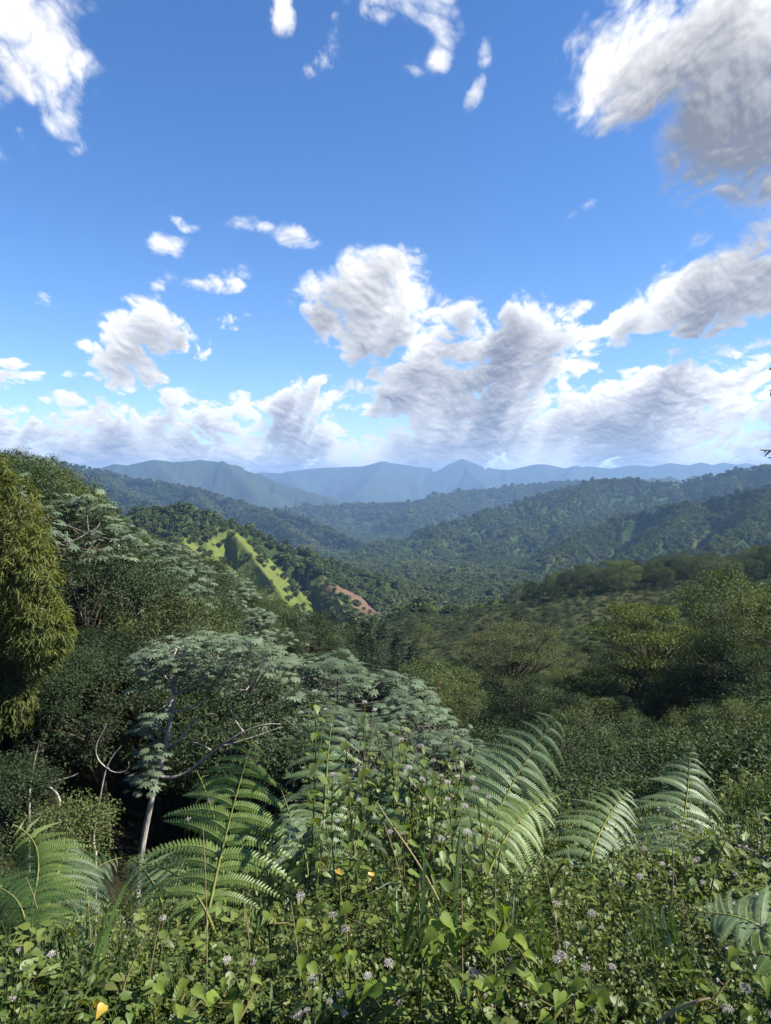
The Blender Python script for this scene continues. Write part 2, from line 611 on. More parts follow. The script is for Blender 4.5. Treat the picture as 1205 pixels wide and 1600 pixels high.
_a, _b = _lw(_NP[:, 0], _NP[:, 1])
_K = _phi((_a[:, None] - _a) ** 2 + (_b[:, None] - _b) ** 2) + np.eye(len(_a)) * 0.004
_Pm = np.stack([np.ones_like(_a), _a, _b], 1)
_S = np.block([[_K, _Pm], [_Pm.T, np.zeros((3, 3))]])
_ZS = np.arcsinh(_NP[:, 2] / 4.0)
_COEF = np.linalg.solve(_S, np.concatenate([_ZS, np.zeros(3)]))


def near_height(x, y):
    x = np.asarray(x, float); y = np.asarray(y, float)
    sh = x.shape
    a, b = _lw(x.ravel(), y.ravel())
    out = np.empty(a.shape)
    for i in range(0, len(a), 60000):
        s = slice(i, i + 60000)
        r2 = (a[s, None] - _a) ** 2 + (b[s, None] - _b) ** 2
        out[s] = _phi(r2) @ _COEF[:-3] + _COEF[-3] + _COEF[-2] * a[s] + _COEF[-1] * b[s]
    out = np.sinh(np.clip(out, -4.4, 3.0)) * 4.0
    return out.reshape(sh)


# hill crests: (column, row, distance) of the skyline with its trees, tree height, slope, gully size
RIDGES = {
    'left_spur': dict(lines=[[(-500, 700, 430), (-150, 742, 470), (60, 775, 500), (150, 783, 520), (230, 786, 540), (290, 782, 560), (350, 800, 590), (420, 828, 610), (480, 852, 620), (560, 882, 640), (650, 908, 660), (770, 948, 680)],
                             [(350, 800, 590), (385, 838, 540), (425, 888, 480), (460, 938, 440)],
                             [(290, 782, 560), (270, 840, 480), (250, 880, 430)],
                             [(480, 852, 620), (520, 900, 540), (545, 945, 480)]],
                      tree=8, slope=0.62, lam=60.0, amp=34.0),
    'right_near': dict(lines=[[(1700, 690, 1000), (1400, 730, 1100), (1205, 755, 1200), (1090, 776, 1250), (1000, 792, 1300), (930, 818, 1280), (860, 852, 1200), (800, 890, 1100), (770, 914, 1050)],
                              [(1090, 776, 1250), (1030, 830, 1020), (920, 886, 850), (830, 915, 760)],
                              [(1205, 755, 1200), (1180, 800, 980), (1110, 850, 800), (1010, 880, 700)],
                              [(1400, 730, 1100), (1330, 800, 850), (1230, 850, 700)],
                              [(930, 818, 1280), (850, 875, 1000)]],
                       tree=8, slope=0.55, lam=130.0, amp=120.0),
    'right_far': dict(lines=[[(1700, 705, 2200), (1300, 716, 2200), (1205, 724, 2200), (1130, 734, 2250), (1050, 752, 2250), (985, 744, 2300), (930, 748, 2250), (830, 775, 2050), (720, 806, 1850), (620, 838, 1700), (555, 852, 1600)],
                             [(930, 748, 2250), (860, 800, 1800), (760, 848, 1450), (690, 890, 1200)],
                             [(780, 790, 1980), (690, 834, 1600), (620, 878, 1300)],
                             [(1050, 752, 2250), (960, 800, 1800), (890, 820, 1600)]],
                      tree=9, slope=0.55, lam=180.0, amp=190.0),
    'left_far': dict(lines=[[(-500, 690, 2700), (-100, 712, 2650), (90, 721, 2600), (150, 730, 2600), (200, 742, 2580), (300, 758, 2500), (400, 788, 2300), (480, 806, 2150), (560, 842, 1950), (640, 880, 1750)],
                            [(300, 758, 2500), (330, 800, 2050), (420, 845, 1700)],
                            [(150, 730, 2600), (190, 765, 2100), (250, 790, 1800)],
                            [(400, 788, 2300), (480, 840, 1800)]],
                     tree=9, slope=0.55, lam=200.0, amp=185.0),
    'middle_blue': dict(lines=[[(430, 795, 3300), (520, 790, 3500), (640, 786, 3500), (720, 768, 3700), (800, 760, 3900), (900, 752, 4100), (1050, 742, 4300), (1400, 730, 4500)],
                               [(720, 768, 3700), (640, 800, 3000)]],
                        tree=6, slope=0.5, lam=260.0, amp=140.0),
    'blue_massif': dict(lines=[[(-600, 735, 5500), (-100, 738, 5500), (120, 735, 5500), (190, 723, 5500), (240, 718, 5500), (300, 719, 5500), (345, 717, 5500), (390, 734, 5450), (430, 752, 5300), (500, 772, 5100), (540, 788, 4900)],
                               [(345, 717, 5500), (400, 770, 4700)], [(240, 718, 5500), (290, 765, 4700)]],
                        tree=0, slope=0.40, lam=420.0, amp=170.0, spur=0.7, iso=1.3),
    'horizon_range': dict(lines=[[(-600, 735, 9500), (300, 745, 9200), (450, 735, 9000), (520, 730, 9000), (565, 727, 9000), (600, 719, 9000), (650, 728, 9000), (690, 733, 9000), (722, 716, 9000), (760, 727, 9000), (800, 731, 9000), (850, 724, 9000), (900, 729, 9000), (1000, 726, 9000), (1080, 722, 9000), (1250, 725, 9200), (1900, 715, 9500)],
                                 [(600, 722, 9000), (560, 770, 7200)], [(720, 722, 9000), (770, 770, 7400)], [(900, 725, 9000), (870, 765, 7600)], [(450, 735, 9000), (470, 775, 7400)]],
                          tree=0, slope=0.34, lam=700.0, amp=260.0, spur=0.5, iso=1.3),
}
RNAMES = list(RIDGES)


def far_height(x, y):
    """Height of the far hills and which hill each point belongs to."""
    d = np.sqrt(x * x + y * y)
    floor = -62 - 0.058 * np.minimum(d, 2300) + 9 * fbm([x / 260, y / 260, 0 * x], 3)
    floor = np.where(y < 0, -60 + 40 * fbm([x / 900, y / 900, 0 * x + 5], 4), floor)
    best = floor.copy()
    owner = np.full(x.shape, -1, np.int32)
    for ri, name in enumerate(RNAMES):
        R = RIDGES[name]
        hb = np.full(x.shape, -1e9)
        tb = np.zeros(x.shape)
        db = np.zeros(x.shape)
        t0 = 0.0
        for li, line in enumerate(R['lines']):
            P = np.array([W3(*c) - np.array([0, 0, R['tree']]) for c in line])
            for a, b in zip(P[:-1], P[1:]):
                ab = b[:2] - a[:2]
                L2 = ab @ ab
                t = np.clip(((x - a[0]) * ab[0] + (y - a[1]) * ab[1]) / L2, 0, 1)
                ds = np.sqrt((x - a[0] - t * ab[0]) ** 2 + (y - a[1] - t * ab[1]) ** 2)
                h = a[2] + t * (b[2] - a[2]) - R['slope'] * ds
                w = h > hb
                hb = np.where(w, h, hb)
                tb = np.where(w, t0 + t * math.sqrt(L2), tb)
                db = np.where(w, ds, db)
                t0 += math.sqrt(L2)
            t0 += 977.0
        near = hb > best - R['amp'] * 2 - 60
        if not near.any():
            continue
        xs, ys, ds = x[near], y[near], db[near]
        lam = R['lam']
        wob = fbm([xs / (lam * 2.2), ys / (lam * 2.2), 0 * xs + ri], 2)
        gul = fbm([tb[near] / lam + 0.9 * wob, ds / (lam * 3.6), 0 * xs + ri * 7], 3, 0.42, mode=2)
        iso = fbm([xs / (lam * 1.3), ys / (lam * 1.3), 0 * xs + ri * 3.3], 5, 0.5, mode=2)
        fade = 1 - np.exp(-ds / (lam * 0.55))
        hb[near] += R['amp'] * fade * (R.get('spur', 2.2) * np.minimum(gul - 0.34, 0.02) + R.get('iso', 0.9) * np.minimum(iso - 0.30, 0.02)) + 0.05 * R['amp'] * fbm([xs / lam * 1.6, ys / lam * 1.6, 0 * xs], 4)
        w = hb > best
        owner = np.where(w, ri, owner)
        k = 6.0 + 0.004 * d                                  # soft joins in the valleys
        hh = np.clip(0.5 + 0.5 * (best - hb) / k, 0, 1)
        best = hb * (1 - hh) + best * hh + k * hh * (1 - hh)
    return best, owner


def height_owner(x, y):
    x = np.asarray(x, float); y = np.asarray(y, float)
    d = np.sqrt(x * x + y * y)
    w = sstep(300.0, 420.0, d)
    z = np.zeros(x.shape)
    ow = np.full(x.shape, -2, np.int32)
    n = d < 425
    if n.any():
        zn = near_height(x[n], y[n])
        rough = np.clip((d[n] - 12) / 60, 0, 1)
        zn = zn + rough * 1.6 * fbm([x[n] / 17, y[n] / 17, 0 * x[n]], 3) + 0.06 * fbm([x[n] * 1.3, y[n] * 1.3, 0 * x[n]], 3)
        z[n] = zn
    f = d > 295
    if f.any():
        zf, of = far_height(x[f], y[f])
        z[f] = z[f] * (1 - w[f]) + zf * w[f]
        ow[f] = np.where(w[f] > 0.5, of, -2)
    return z, ow


def ground_z(x, y):
    return float(height_owner(np.array([x]), np.array([y]))[0][0])


def pix_of(x, y, z):
    yy = np.maximum(y, 0.01)
    return CX + FPX * x / yy, HY - FPX * (z - EYE) / yy


def cover_at(x, y, z, ow):
    """Ground colour (linear) and a 0..1 chance for trees to grow there."""
    n = len(x)
    d = np.sqrt(x * x + y * y)
    nz = fbm([x / 45, y / 45, 0 * x + 2], 4)
    nf = fbm([x / 11, y / 11, 0 * x + 4], 3)
    nb = fbm([x / 160, y / 160, 0 * x + 8], 4)
    col = np.empty((n, 3), np.float32)
    col[:] = (0.030, 0.050, 0.017)
    tree = np.ones(n)
    grass = np.array((0.105, 0.128, 0.032))
    scrub = np.array((0.052, 0.056, 0.025))
    soil = np.array((0.122, 0.078, 0.055))

    def blob(px, py, dd, rad, sq=1.0):
        c = W3(px, py, dd)
        return np.sqrt(((x - c[0]) * sq) ** 2 + ((y - c[1])) ** 2) / rad
    # yellow-green grass spur on the left ridge
    g = np.minimum(np.minimum(blob(405, 870, 505, 72, 1.5), blob(442, 905, 462, 64, 1.5)), blob(388, 842, 535, 46, 1.6))
    gm = sstep(1.15, 0.7, g * 0.85 + 1.1 * nz + 0.45 * nf)
    # landslide scar
    s = np.minimum(blob(572, 925, 545, 30), blob(612, 936, 560, 25))
    sm = sstep(1.15, 0.75, s + 1.4 * nz + 1.4 * nf)
    # the open scrubby saddle and its terraces
    sc = np.where((d > 125) & (d < 330), sstep(0.0, 1.0, 1 - np.minimum(blob(700, 975, 225, 95, 0.75), np.minimum(blob(900, 950, 215, 60, 0.8), blob(600, 985, 190, 45)))) * 1.6, 0)
    sm2 = np.clip(sc + 0.3 * nz, 0, 1) * (sc > 0)
    # pale clearings on the right mountains
    fm = sstep(0.20, 0.34, nb + 0.35 * nz) * ((d > 650) & (d < 3000))
    fm = np.maximum(fm, sstep(1.1, 0.6, blob(1100, 790, 1080, 70) + nz) * 0.9)
    litter_shade = np.clip(sstep(9.0, 12.0, d) * sstep(140.0, 90.0, d), 0, 1)  # leaf litter, its colour also darkened to give the ravine deep shade
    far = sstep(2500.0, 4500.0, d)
    for m, c in ((far, np.array((0.034, 0.046, 0.030))), (litter_shade, np.array((0.022, 0.022, 0.012))), (sm2, scrub), (fm * 0.7, grass * 0.62), (gm, grass), (sm, soil)):
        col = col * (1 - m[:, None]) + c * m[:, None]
    tree = tree * (1 - 0.97 * sm2) * (1 - 0.5 * fm) * (1 - 0.90 * gm) * (1 - 0.95 * sm)
    return col.astype(np.float32), tree


def build_terrain():
    R = math.radians
    ang = np.concatenate([np.linspace(-180, -33, 50)[:-1], np.linspace(-33, 33, 640), np.linspace(33, 180, 50)[1:]])
    ang = np.radians(ang[:-1])                                  # -180 == 180
    rad = np.concatenate([[0.25], np.geomspace(0.8, 40, 70), np.geomspace(41, 300, 90), np.geomspace(302, 3200, 330), np.geomspace(3230, 13500, 90)])
    A, Rr = np.meshgrid(ang, rad)
    x, y = np.sin(A) * Rr, np.cos(A) * Rr
    z, ow = height_owner(x.ravel(), y.ravel())
    z = z.reshape(x.shape)
    col, _ = cover_at(x.ravel(), y.ravel(), z.ravel(), ow)
    nr, na = x.shape
    i, j = np.mgrid[0:nr - 1, 0:na]
    j2 = (j + 1) % na
    q = np.stack([i * na + j, (i + 1) * na + j, (i + 1) * na + j2, i * na + j2], -1).reshape(-1, 4)[:, ::-1]
    V = np.stack([x.ravel(), y.ravel(), z.ravel()], 1)
    mat = terrain_mat()
    fo = ow[q[:, 0]]
    labels = {-2: ('ground', 'steep overgrown ground dropping from the viewpoint into the dark ravine', 'ground'),
              -1: ('valley_floor', 'low valley floor between the forested hills', 'valley'),
              0: ('hill', 'forested ridge with a yellow-green grass spur and a brown landslide scar', 'hill'),
              1: ('hill', 'forested mountainside with dark gullies at the right edge, nearest of the blue-green slopes', 'hill'),
              2: ('hill', 'long forested mountain ridge descending leftwards behind the nearer right mountainside', 'hill'),
              3: ('hill', 'blue-green forested ridge behind the grass spur, under the left part of the cloud bank', 'hill'),
              4: ('hill', 'low pale blue ridge across the middle of the valley', 'hill'),
              5: ('mountain', 'smooth blue double-topped mountain at the left of the skyline', 'mountain'),
              6: ('mountain', 'faintest blue mountain range along the horizon under the clouds', 'mountain')}
    out = {}
    for o in np.unique(fo):
        f = q[fo == o]
        used, inv = np.unique(f, return_inverse=True)
        name, lab, cat = labels[int(o)]
        me = bpy.data.meshes.new(name)
        me.vertices.add(len(used))
        me.vertices.foreach_set('co', V[used].astype(np.float32).ravel())
        me.loops.add(f.size)
        me.loops.foreach_set('vertex_index', inv.astype(np.int32).ravel())
        me.polygons.add(len(f))
        me.polygons.foreach_set('loop_start', np.arange(0, f.size, 4, dtype=np.int32))
        me.polygons.foreach_set('use_smooth', np.ones(len(f), bool))
        ca = me.attributes.new('cover', 'FLOAT_COLOR', 'POINT')
        cc = np.ones((len(used), 4), np.float32)
        cc[:, :3] = col[used]
        ca.data.foreach_set('color', cc.ravel())
        me.update()
        me.materials.append(mat)
        out[int(o)] = tag(link(name, me), lab, cat, kind='structure')
    return z, A, Rr


TERR = build_terrain()

# ------------------------------------------------------------------ plant materials
M_DARK = leaf_mat('leaf_dark_green', (0.028, 0.049, 0.018), (0.056, 0.082, 0.030), 0.25, 0.012, 0.6, each=0.7)
M_OLIVE = leaf_mat('leaf_olive', (0.055, 0.078, 0.024), (0.090, 0.112, 0.036), 0.30, 0.012, 0.6, each=0.7)
M_BRIGHT = leaf_mat('leaf_fresh_green', (0.060, 0.090, 0.020), (0.110, 0.135, 0.030), 0.35, 0.012, 0.6)
M_CECR = leaf_mat('leaf_silvery_green', (0.062, 0.100, 0.050), (0.140, 0.180, 0.115), 0.15, 0.02, 0.6, spread=0.45)
M_BAMB = leaf_mat('leaf_bamboo_yellow_green', (0.058, 0.086, 0.017), (0.140, 0.152, 0.030), 0.40, 0.015, 0.55)
M_PINE = leaf_mat('needles_dark', (0.020, 0.038, 0.022), (0.034, 0.054, 0.028), 0.10, 0.01, 0.6)
M_ALB = leaf_mat('leaf_feathery_olive', (0.078, 0.096, 0.040), (0.115, 0.132, 0.056), 0.30, 0.01, 0.6)
M_FOREST = leaf_mat('leaf_forest_far', (0.056, 0.088, 0.032), (0.094, 0.124, 0.048), 0.15, 0.0, spread=0.35, patch=(0.120, 0.140, 0.050))
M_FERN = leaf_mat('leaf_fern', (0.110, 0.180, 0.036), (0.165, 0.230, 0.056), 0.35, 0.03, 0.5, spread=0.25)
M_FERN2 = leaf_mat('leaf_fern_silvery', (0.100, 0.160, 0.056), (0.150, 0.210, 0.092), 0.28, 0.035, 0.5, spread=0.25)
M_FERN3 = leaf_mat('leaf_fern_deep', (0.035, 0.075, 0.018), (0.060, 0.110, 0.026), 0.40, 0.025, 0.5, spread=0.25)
M_WEED = leaf_mat('leaf_weed', (0.068, 0.122, 0.022), (0.140, 0.178, 0.032), 0.40, 0.025, 0.5)
M_VINE = leaf_mat('leaf_vine', (0.100, 0.170, 0.020), (0.175, 0.220, 0.030), 0.45, 0.012, 0.6, mottle=0.7)
M_HERB = leaf_mat('leaf_herb', (0.060, 0.102, 0.022), (0.145, 0.168, 0.040), 0.35, 0.02, 0.5, spread=0.5)
M_GRASS = leaf_mat('leaf_grass_blade', (0.050, 0.100, 0.025), (0.085, 0.140, 0.040), 0.35, 0.03, 0.5)
M_YELLOW = leaf_mat('leaf_yellow', (0.55, 0.36, 0.02), (0.62, 0.42, 0.03), 0.35, 0.05, tcol=(1.1, 0.9, 0.3))
M_FLOWER = leaf_mat('petal_pale_lilac', (0.50, 0.46, 0.43), (0.74, 0.69, 0.66), 0.25, 0.0, tcol=(1, 1, 1), spread=0.3)
M_STEM = flat_mat('stem_green_brown', (0.075, 0.085, 0.028), (0.130, 0.105, 0.045))
M_RACHIS = flat_mat('rachis_yellow_green', (0.150, 0.170, 0.045), (0.190, 0.190, 0.060))
M_DRY = flat_mat('dry_stalk', (0.190, 0.150, 0.085), (0.260, 0.205, 0.120))
M_BARK = bark_mat('bark_brown', (0.060, 0.048, 0.036), (0.130, 0.108, 0.082))
M_PALE = bark_mat('bark_pale', (0.200, 0.188, 0.165), (0.440, 0.415, 0.370), 9.0)
M_GREY = bark_mat('bark_grey', (0.085, 0.080, 0.068), (0.190, 0.176, 0.150), 9.0)
M_CULM = flat_mat('bamboo_culm', (0.150, 0.150, 0.050), (0.210, 0.190, 0.070))

# ------------------------------------------------------------------ leaf shapes (leaf along +y, face +z)
LEAF_V = np.array([(0, 0, 0), (-0.27, 0.45, 0.05), (0, 1.0, -0.10), (0.27, 0.45, 0.05)], float)
LEAF_F = [(0, 2, 1), (0, 3, 2)]
BLADE_V = np.array([(0, 0, 0), (-0.075, 0.35, 0.02), (0, 1.0, -0.22), (0.075, 0.35, 0.02)], float)
OVATE_V = np.array([(0, 0, 0), (0, 0.33, -0.015), (0, 0.68, -0.04), (0, 1.0, -0.13),
                    (-0.24, 0.16, 0.055), (-0.32, 0.36, 0.065), (-0.19, 0.70, 0.02),
                    (0.24, 0.16, 0.055), (0.32, 0.36, 0.065), (0.19, 0.70, 0.02)], float)
OVATE_F = [(0, 1, 4), (4, 1, 5), (1, 2, 5), (5, 2, 6), (2, 3, 6), (0, 7, 1), (7, 8, 1), (1, 8, 2), (8, 9, 2), (2, 9, 3)]
HEART_V = np.array([(0, 0, 0), (0, 0.35, -0.03), (0, 0.7, -0.07), (0, 1.35, -0.30),
                    (-0.16, -0.07, 0.04), (-0.34, 0.07, 0.09), (-0.38, 0.33, 0.08), (-0.22, 0.70, 0.02),
                    (0.16, -0.07, 0.04), (0.34, 0.07, 0.09), (0.38, 0.33, 0.08), (0.22, 0.70, 0.02)], float)
HEART_F = [(0, 5, 4), (0, 6, 5), (0, 1, 6), (1, 2, 7), (1, 7, 6), (2, 3, 7), (0, 8, 9), (0, 9, 10), (0, 10, 1), (1, 11, 2), (1, 10, 11), (2, 11, 3)]


def cecropia_leaf():
    v, f = [(0, 0, 0.0)], []
    for i in range(9):
        a = math.radians(-150 + 300 * i / 8)
        ln = 0.62 + 0.38 * math.cos(a * 0.55)
        s, c = math.sin(a), math.cos(a)
        w = 0.15
        b = len(v)
        v += [(s * ln * 0.55 - c * w * ln, c * ln * 0.55 + s * w * ln, -0.10), (s * ln, c * ln, -0.28 * ln), (s * ln * 0.55 + c * w * ln, c * ln * 0.55 - s * w * ln, -0.10)]
        f += [(0, b + 1, b), (0, b + 2, b + 1)]
    return np.array(v, float), f


CECR_V, CECR_F = cecropia_leaf()


def rand_dirs(n, up=0.0):
    v = RNG.normal(size=(n, 3))
    v[:, 2] += up
    return unit(v)


def leaf_clump(mb, c, r, n, size, flat=0.7, up=1.2, droop=0.25, tv=LEAF_V, tf=LEAF_F, tone=None):
    """n leaves around c: denser shell outside, faces turned up and out."""
    d = rand_dirs(n)
    rr = r * RNG.random(n) ** 0.45
    p = np.asarray(c) + d * rr[:, None] * np.array([1, 1, flat])
    y = unit(d * 0.8 + RNG.normal(size=(n, 3)) * 0.7 + np.array([0, 0, -droop]))
    z = unit(RNG.normal(size=(n, 3)) * 0.6 + d * 0.5 + np.array([0, 0, up]))
    s = size * (0.65 + 0.7 * RNG.random(n))
    t = None if tone is None else np.clip(tone + 0.25 * RNG.normal(size=n), 0, 1)
    mb.scatter(tv, tf, frames(y, z, s), p, t)


def make_broadleaf(seed, H, cr, crown_lo=0.35, flat=0.75, clumps=46, leaves=150, leaf=0.26, cl_r=0.9, mat=None, bark=None, lean=0.05, shape='round', up=1.2):
    """Meshes (trunk with limbs, crown) of a tree of height H and crown radius cr."""
    global RNG
    keep, RNG = RNG, np.random.default_rng(seed)
    tb, cb = MB(), MB()
    top = np.array([lean * H * RNG.normal(), lean * H * RNG.normal(), H * (0.62 if shape != 'flat' else 0.72)])
    tr = curve_pts((0, 0, -0.4), top, 9, (RNG.normal() * 0.03 * H, RNG.normal() * 0.03 * H, 0))
    r0 = 0.020 * H + 0.03
    tb.tube(tr, np.linspace(r0, r0 * 0.35, 9), 7)
    cz0, cz1 = H * crown_lo, H
    for i in range(clumps):
        a = i * 2.399963 + RNG.normal() * 0.3
        if shape == 'flat':
            u = RNG.random()
            rad = cr * math.sqrt(RNG.random()) * (0.55 + 0.45 * (1 - abs(u - 0.35)))
            z = cz0 + (cz1 - cz0) * (0.2 + 0.75 * round(u * 2) / 2) - 0.05 * rad
        elif shape == 'layer':
            u = RNG.random()
            rad = cr * (0.30 + 0.72 * math.sqrt(RNG.random())) * math.sqrt(max(0.05, 1 - (u - 0.30) ** 2 * 1.9))
            z = cz0 + (cz1 - cz0) * (round(u * 6) / 6 * 0.94 + 0.03) - 0.08 * rad
        else:
            zz = RNG.random() ** 0.75 * 2 - 1
            rad = cr * math.sqrt(max(0, 1 - zz * zz)) * (0.62 + 0.48 * RNG.random())
            z = (cz0 + cz1) / 2 + (cz1 - cz0) / 2 * zz * (0.8 + 0.22 * RNG.random()) * (0.92 if zz > 0 else 1)
        c = np.array([math.cos(a) * rad, math.sin(a) * rad, z - cl_r * 0.4]) + np.array([top[0], top[1], 0]) * (z / H)
        if i % 2 == 0 or shape != 'round':
            k = tr[int(np.clip((0.45 + 0.5 * RNG.random()) * 8, 3, 8))]
            if k[2] > c[2]:
                k = tr[max(2, int(8 * max(0.2, (c[2] - 0.15 * H)) / top[2]) if top[2] else 3) if c[2] > 0 else 2]
            rl = r0 * (0.20 + 0.16 * RNG.random())
            tb.tube(curve_pts(k, c, 6, (RNG.normal() * 0.15, RNG.normal() * 0.15, 0.10 * rad * (1 if shape != 'flat' else -0.6))), np.linspace(rl, rl * 0.25, 6), 5)
        tone = RNG.random()
        leaf_clump(cb, c, cl_r * (0.7 + 0.6 * RNG.random()), int(leaves * (0.7 + 0.6 * RNG.random())), leaf, 0.20 if shape == 'flat' else (0.34 if shape == 'layer' else 0.7), up, tone=tone)
    RNG = keep
    return tb.mesh('trunk', bark or M_BARK, True), cb.mesh('crown', mat or M_DARK)


def make_cecropia(seed, H, spread, tips=26, fork=0.45, leaf=0.36, lean=(0, 0), bark=None):
    """Pale trunk with candelabra limbs; big lobed leaves in rosettes at the tips."""
    global RNG
    keep, RNG = RNG, np.random.default_rng(seed)
    tb, cb = MB(), MB()
    f = np.array([lean[0], lean[1], H * fork])
    tr = curve_pts((0, 0, -0.4), f, 10, (RNG.normal() * 0.08, RNG.normal() * 0.08, 0))
    r0 = 0.014 * H + 0.035
    tb.tube(tr, np.linspace(r0, r0 * 0.62, 10), 8)
    mains = []
    for i in range(5):
        a = i * 2 * math.pi / 5 + RNG.normal() * 0.35
        e = f + np.array([math.cos(a) * spread * 0.5, math.sin(a) * spread * 0.5, H * (0.20 + 0.12 * RNG.random())])
        if i == 0:
            e = f + np.array([0.1, 0.05, H * 0.36])
        b = curve_pts(f, e, 6, (0, 0, -0.05 * H))
        tb.tube(b, np.linspace(r0 * 0.5, r0 * 0.26, 6), 6)
        mains.append(b)
    low = []
    for i in range(3):                                           # low drooping limbs
        a = RNG.random() * 6.28
        k = tr[5 + i]
        e = k + np.array([math.cos(a) * spread * 0.75, math.sin(a) * spread * 0.75, H * 0.10])
        b = curve_pts(k, e, 7, (0, 0, -0.03 * H))
        tb.tube(b, np.linspace(r0 * 0.38, r0 * 0.14, 7), 5)
        low.append(b)
    ends = []
    for i in range(tips):
        b = mains[i % 5] if i % 6 else low[i % 3]
        k = b[2 + int(RNG.random() * (len(b) - 2))]
        a = RNG.random() * 6.28
        q = np.sqrt(RNG.random())
        e = np.array([f[0] + math.cos(a) * spread * q, f[1] + math.sin(a) * spread * q, 0])
        e[2] = H * (0.99 - 0.36 * q * q - 0.10 * RNG.random()) if i % 6 else k[2] + 0.3
        tb.tube(curve_pts(k, e, 5, (0, 0, -0.04 * H)), np.linspace(r0 * 0.22, r0 * 0.09, 5), 5)
        ends.append(e)
    for e in ends:
        n = 9 + int(RNG.random() * 5)
        a = np.arange(n) * 2.4 + RNG.random() * 6
        el = RNG.uniform(-0.45, 0.75, n)
        d = np.stack([np.cos(a) * np.cos(el), np.sin(a) * np.cos(el), np.sin(el)], 1)
        pl = leaf * RNG.uniform(0.9, 1.9, n)
        p = e + d * pl[:, None] + RNG.normal(size=(n, 3)) * 0.05
        y = unit(d * np.array([1, 1, 0.2]) + np.array([0, 0, -0.25]))
        z = unit(d * 0.45 + np.array([0, 0, 1.0]) + RNG.normal(size=(n, 3)) * 0.34)
        cb.scatter(CECR_V, CECR_F, frames(y, z, leaf * RNG.uniform(0.5, 1.2, n)), p)
        for j in range(n):
            cb.tube(curve_pts(e, p[j], 2), 0.008, 3)
    RNG = keep
    return tb.mesh('trunk', bark or M_GREY, True), cb.mesh('crown', M_CECR)


def make_pine(seed, H, r):
    global RNG
    keep, RNG = RNG, np.random.default_rng(seed)
    tb, cb = MB(), MB()
    tb.tube(curve_pts((0, 0, -0.4), (0, 0, H), 8), np.linspace(0.018 * H, 0.01, 8), 6)
    nw = int(H * 2.6)
    for i in range(nw):
        t = i / nw
        z = H * (0.16 + 0.84 * t)
        R_ = r * (1 - t) ** 0.75 + 0.12
        for j in range(6):
            a = RNG.random() * 6.28
            e = np.array([math.cos(a) * R_, math.sin(a) * R_, z - 0.10 * R_ + 0.15 * RNG.normal()])
            tb.tube(curve_pts((0, 0, z), e, 3, (0, 0, 0.08 * R_)), np.linspace(0.03, 0.008, 3), 4)
            m = int(26 * (0.35 + R_ / r))
            u = RNG.random(m) ** 0.6
            p = np.array([0, 0, z]) * (1 - u[:, None]) + e * u[:, None] + RNG.normal(size=(m, 3)) * 0.10
            y = unit(np.array([math.cos(a), math.sin(a), 0.25]) + RNG.normal(size=(m, 3)) * 0.55)
            cb.scatter(LEAF_V * np.array([0.55, 1, 1]), LEAF_F, frames(y, RNG.normal(size=(m, 3)) + np.array([0, 0, 1]), 0.34 * (0.6 + 0.6 * RNG.random(m))), p)
    RNG = keep
    return tb.mesh('trunk', M_BARK, True), cb.mesh('crown', M_PINE)


def make_shrub(seed, r, h, leaves=900, leaf=0.16, mat=None):
    """A leafy bush: several domed masses of leaves on short stems."""
    global RNG
    keep, RNG = RNG, np.random.default_rng(seed)
    mb = MB()
    for i in range(9):
        a = i * 2.4
        q = math.sqrt((i + 0.3) / 9)
        c = np.array([math.cos(a) * r * q * 0.8, math.sin(a) * r * q * 0.8, h * (0.95 - 0.45 * q * q - 0.2 * RNG.random())])
        leaf_clump(mb, c, r * 0.42, leaves // 12, leaf, 0.75, 1.0, tone=RNG.random())
        mb.tube(curve_pts((0, 0, -0.2), c, 4), np.linspace(0.03, 0.01, 4), 4)
    leaf_clump(mb, (0, 0, h * 0.4), r * 0.95, leaves // 4, leaf, h / r * 0.45, 0.7)
    RNG = keep
    return mb.mesh('leaves', mat or M_DARK)


def make_far_tree(seed, mat, h=1.0):
    """Crown of a tree seen from afar: lobes of leaf sprays over a short trunk; unit height."""
    global RNG
    keep, RNG = RNG, np.random.default_rng(seed)
    mb = MB()
    mb.tube(curve_pts((0, 0, -0.1), (0, 0, 0.5), 3), (0.03, 0.02, 0.02), 4)
    for i in range(9):
        a = i * 2.4 + RNG.random()
        q = 0.34 * math.sqrt((i + 0.2) / 9)
        c = np.array([math.cos(a) * q, math.sin(a) * q, 0.80 - 0.9 * q * RNG.uniform(0.4, 1.4)])
        leaf_clump(mb, c, 0.20, 26, 0.16, 0.75, 1.0, tone=RNG.random(), tv=LEAF_V * np.array([1.7, 1, 1]))
    leaf_clump(mb, (0, 0, 0.45), 0.33, 50, 0.17, 0.9, 0.7, tv=LEAF_V * np.array([1.7, 1, 1]))
    RNG = keep
    return mb.mesh('forest_tree', mat)


# ------------------------------------------------------------------ scattered growth (stuff)
def proto_collection(name, meshes):
    c = bpy.data.collections.new(name)
    for i, me in enumerate(meshes):
        c.objects.link(bpy.data.objects.new('%s_%02d' % (name, i), me))
    return c


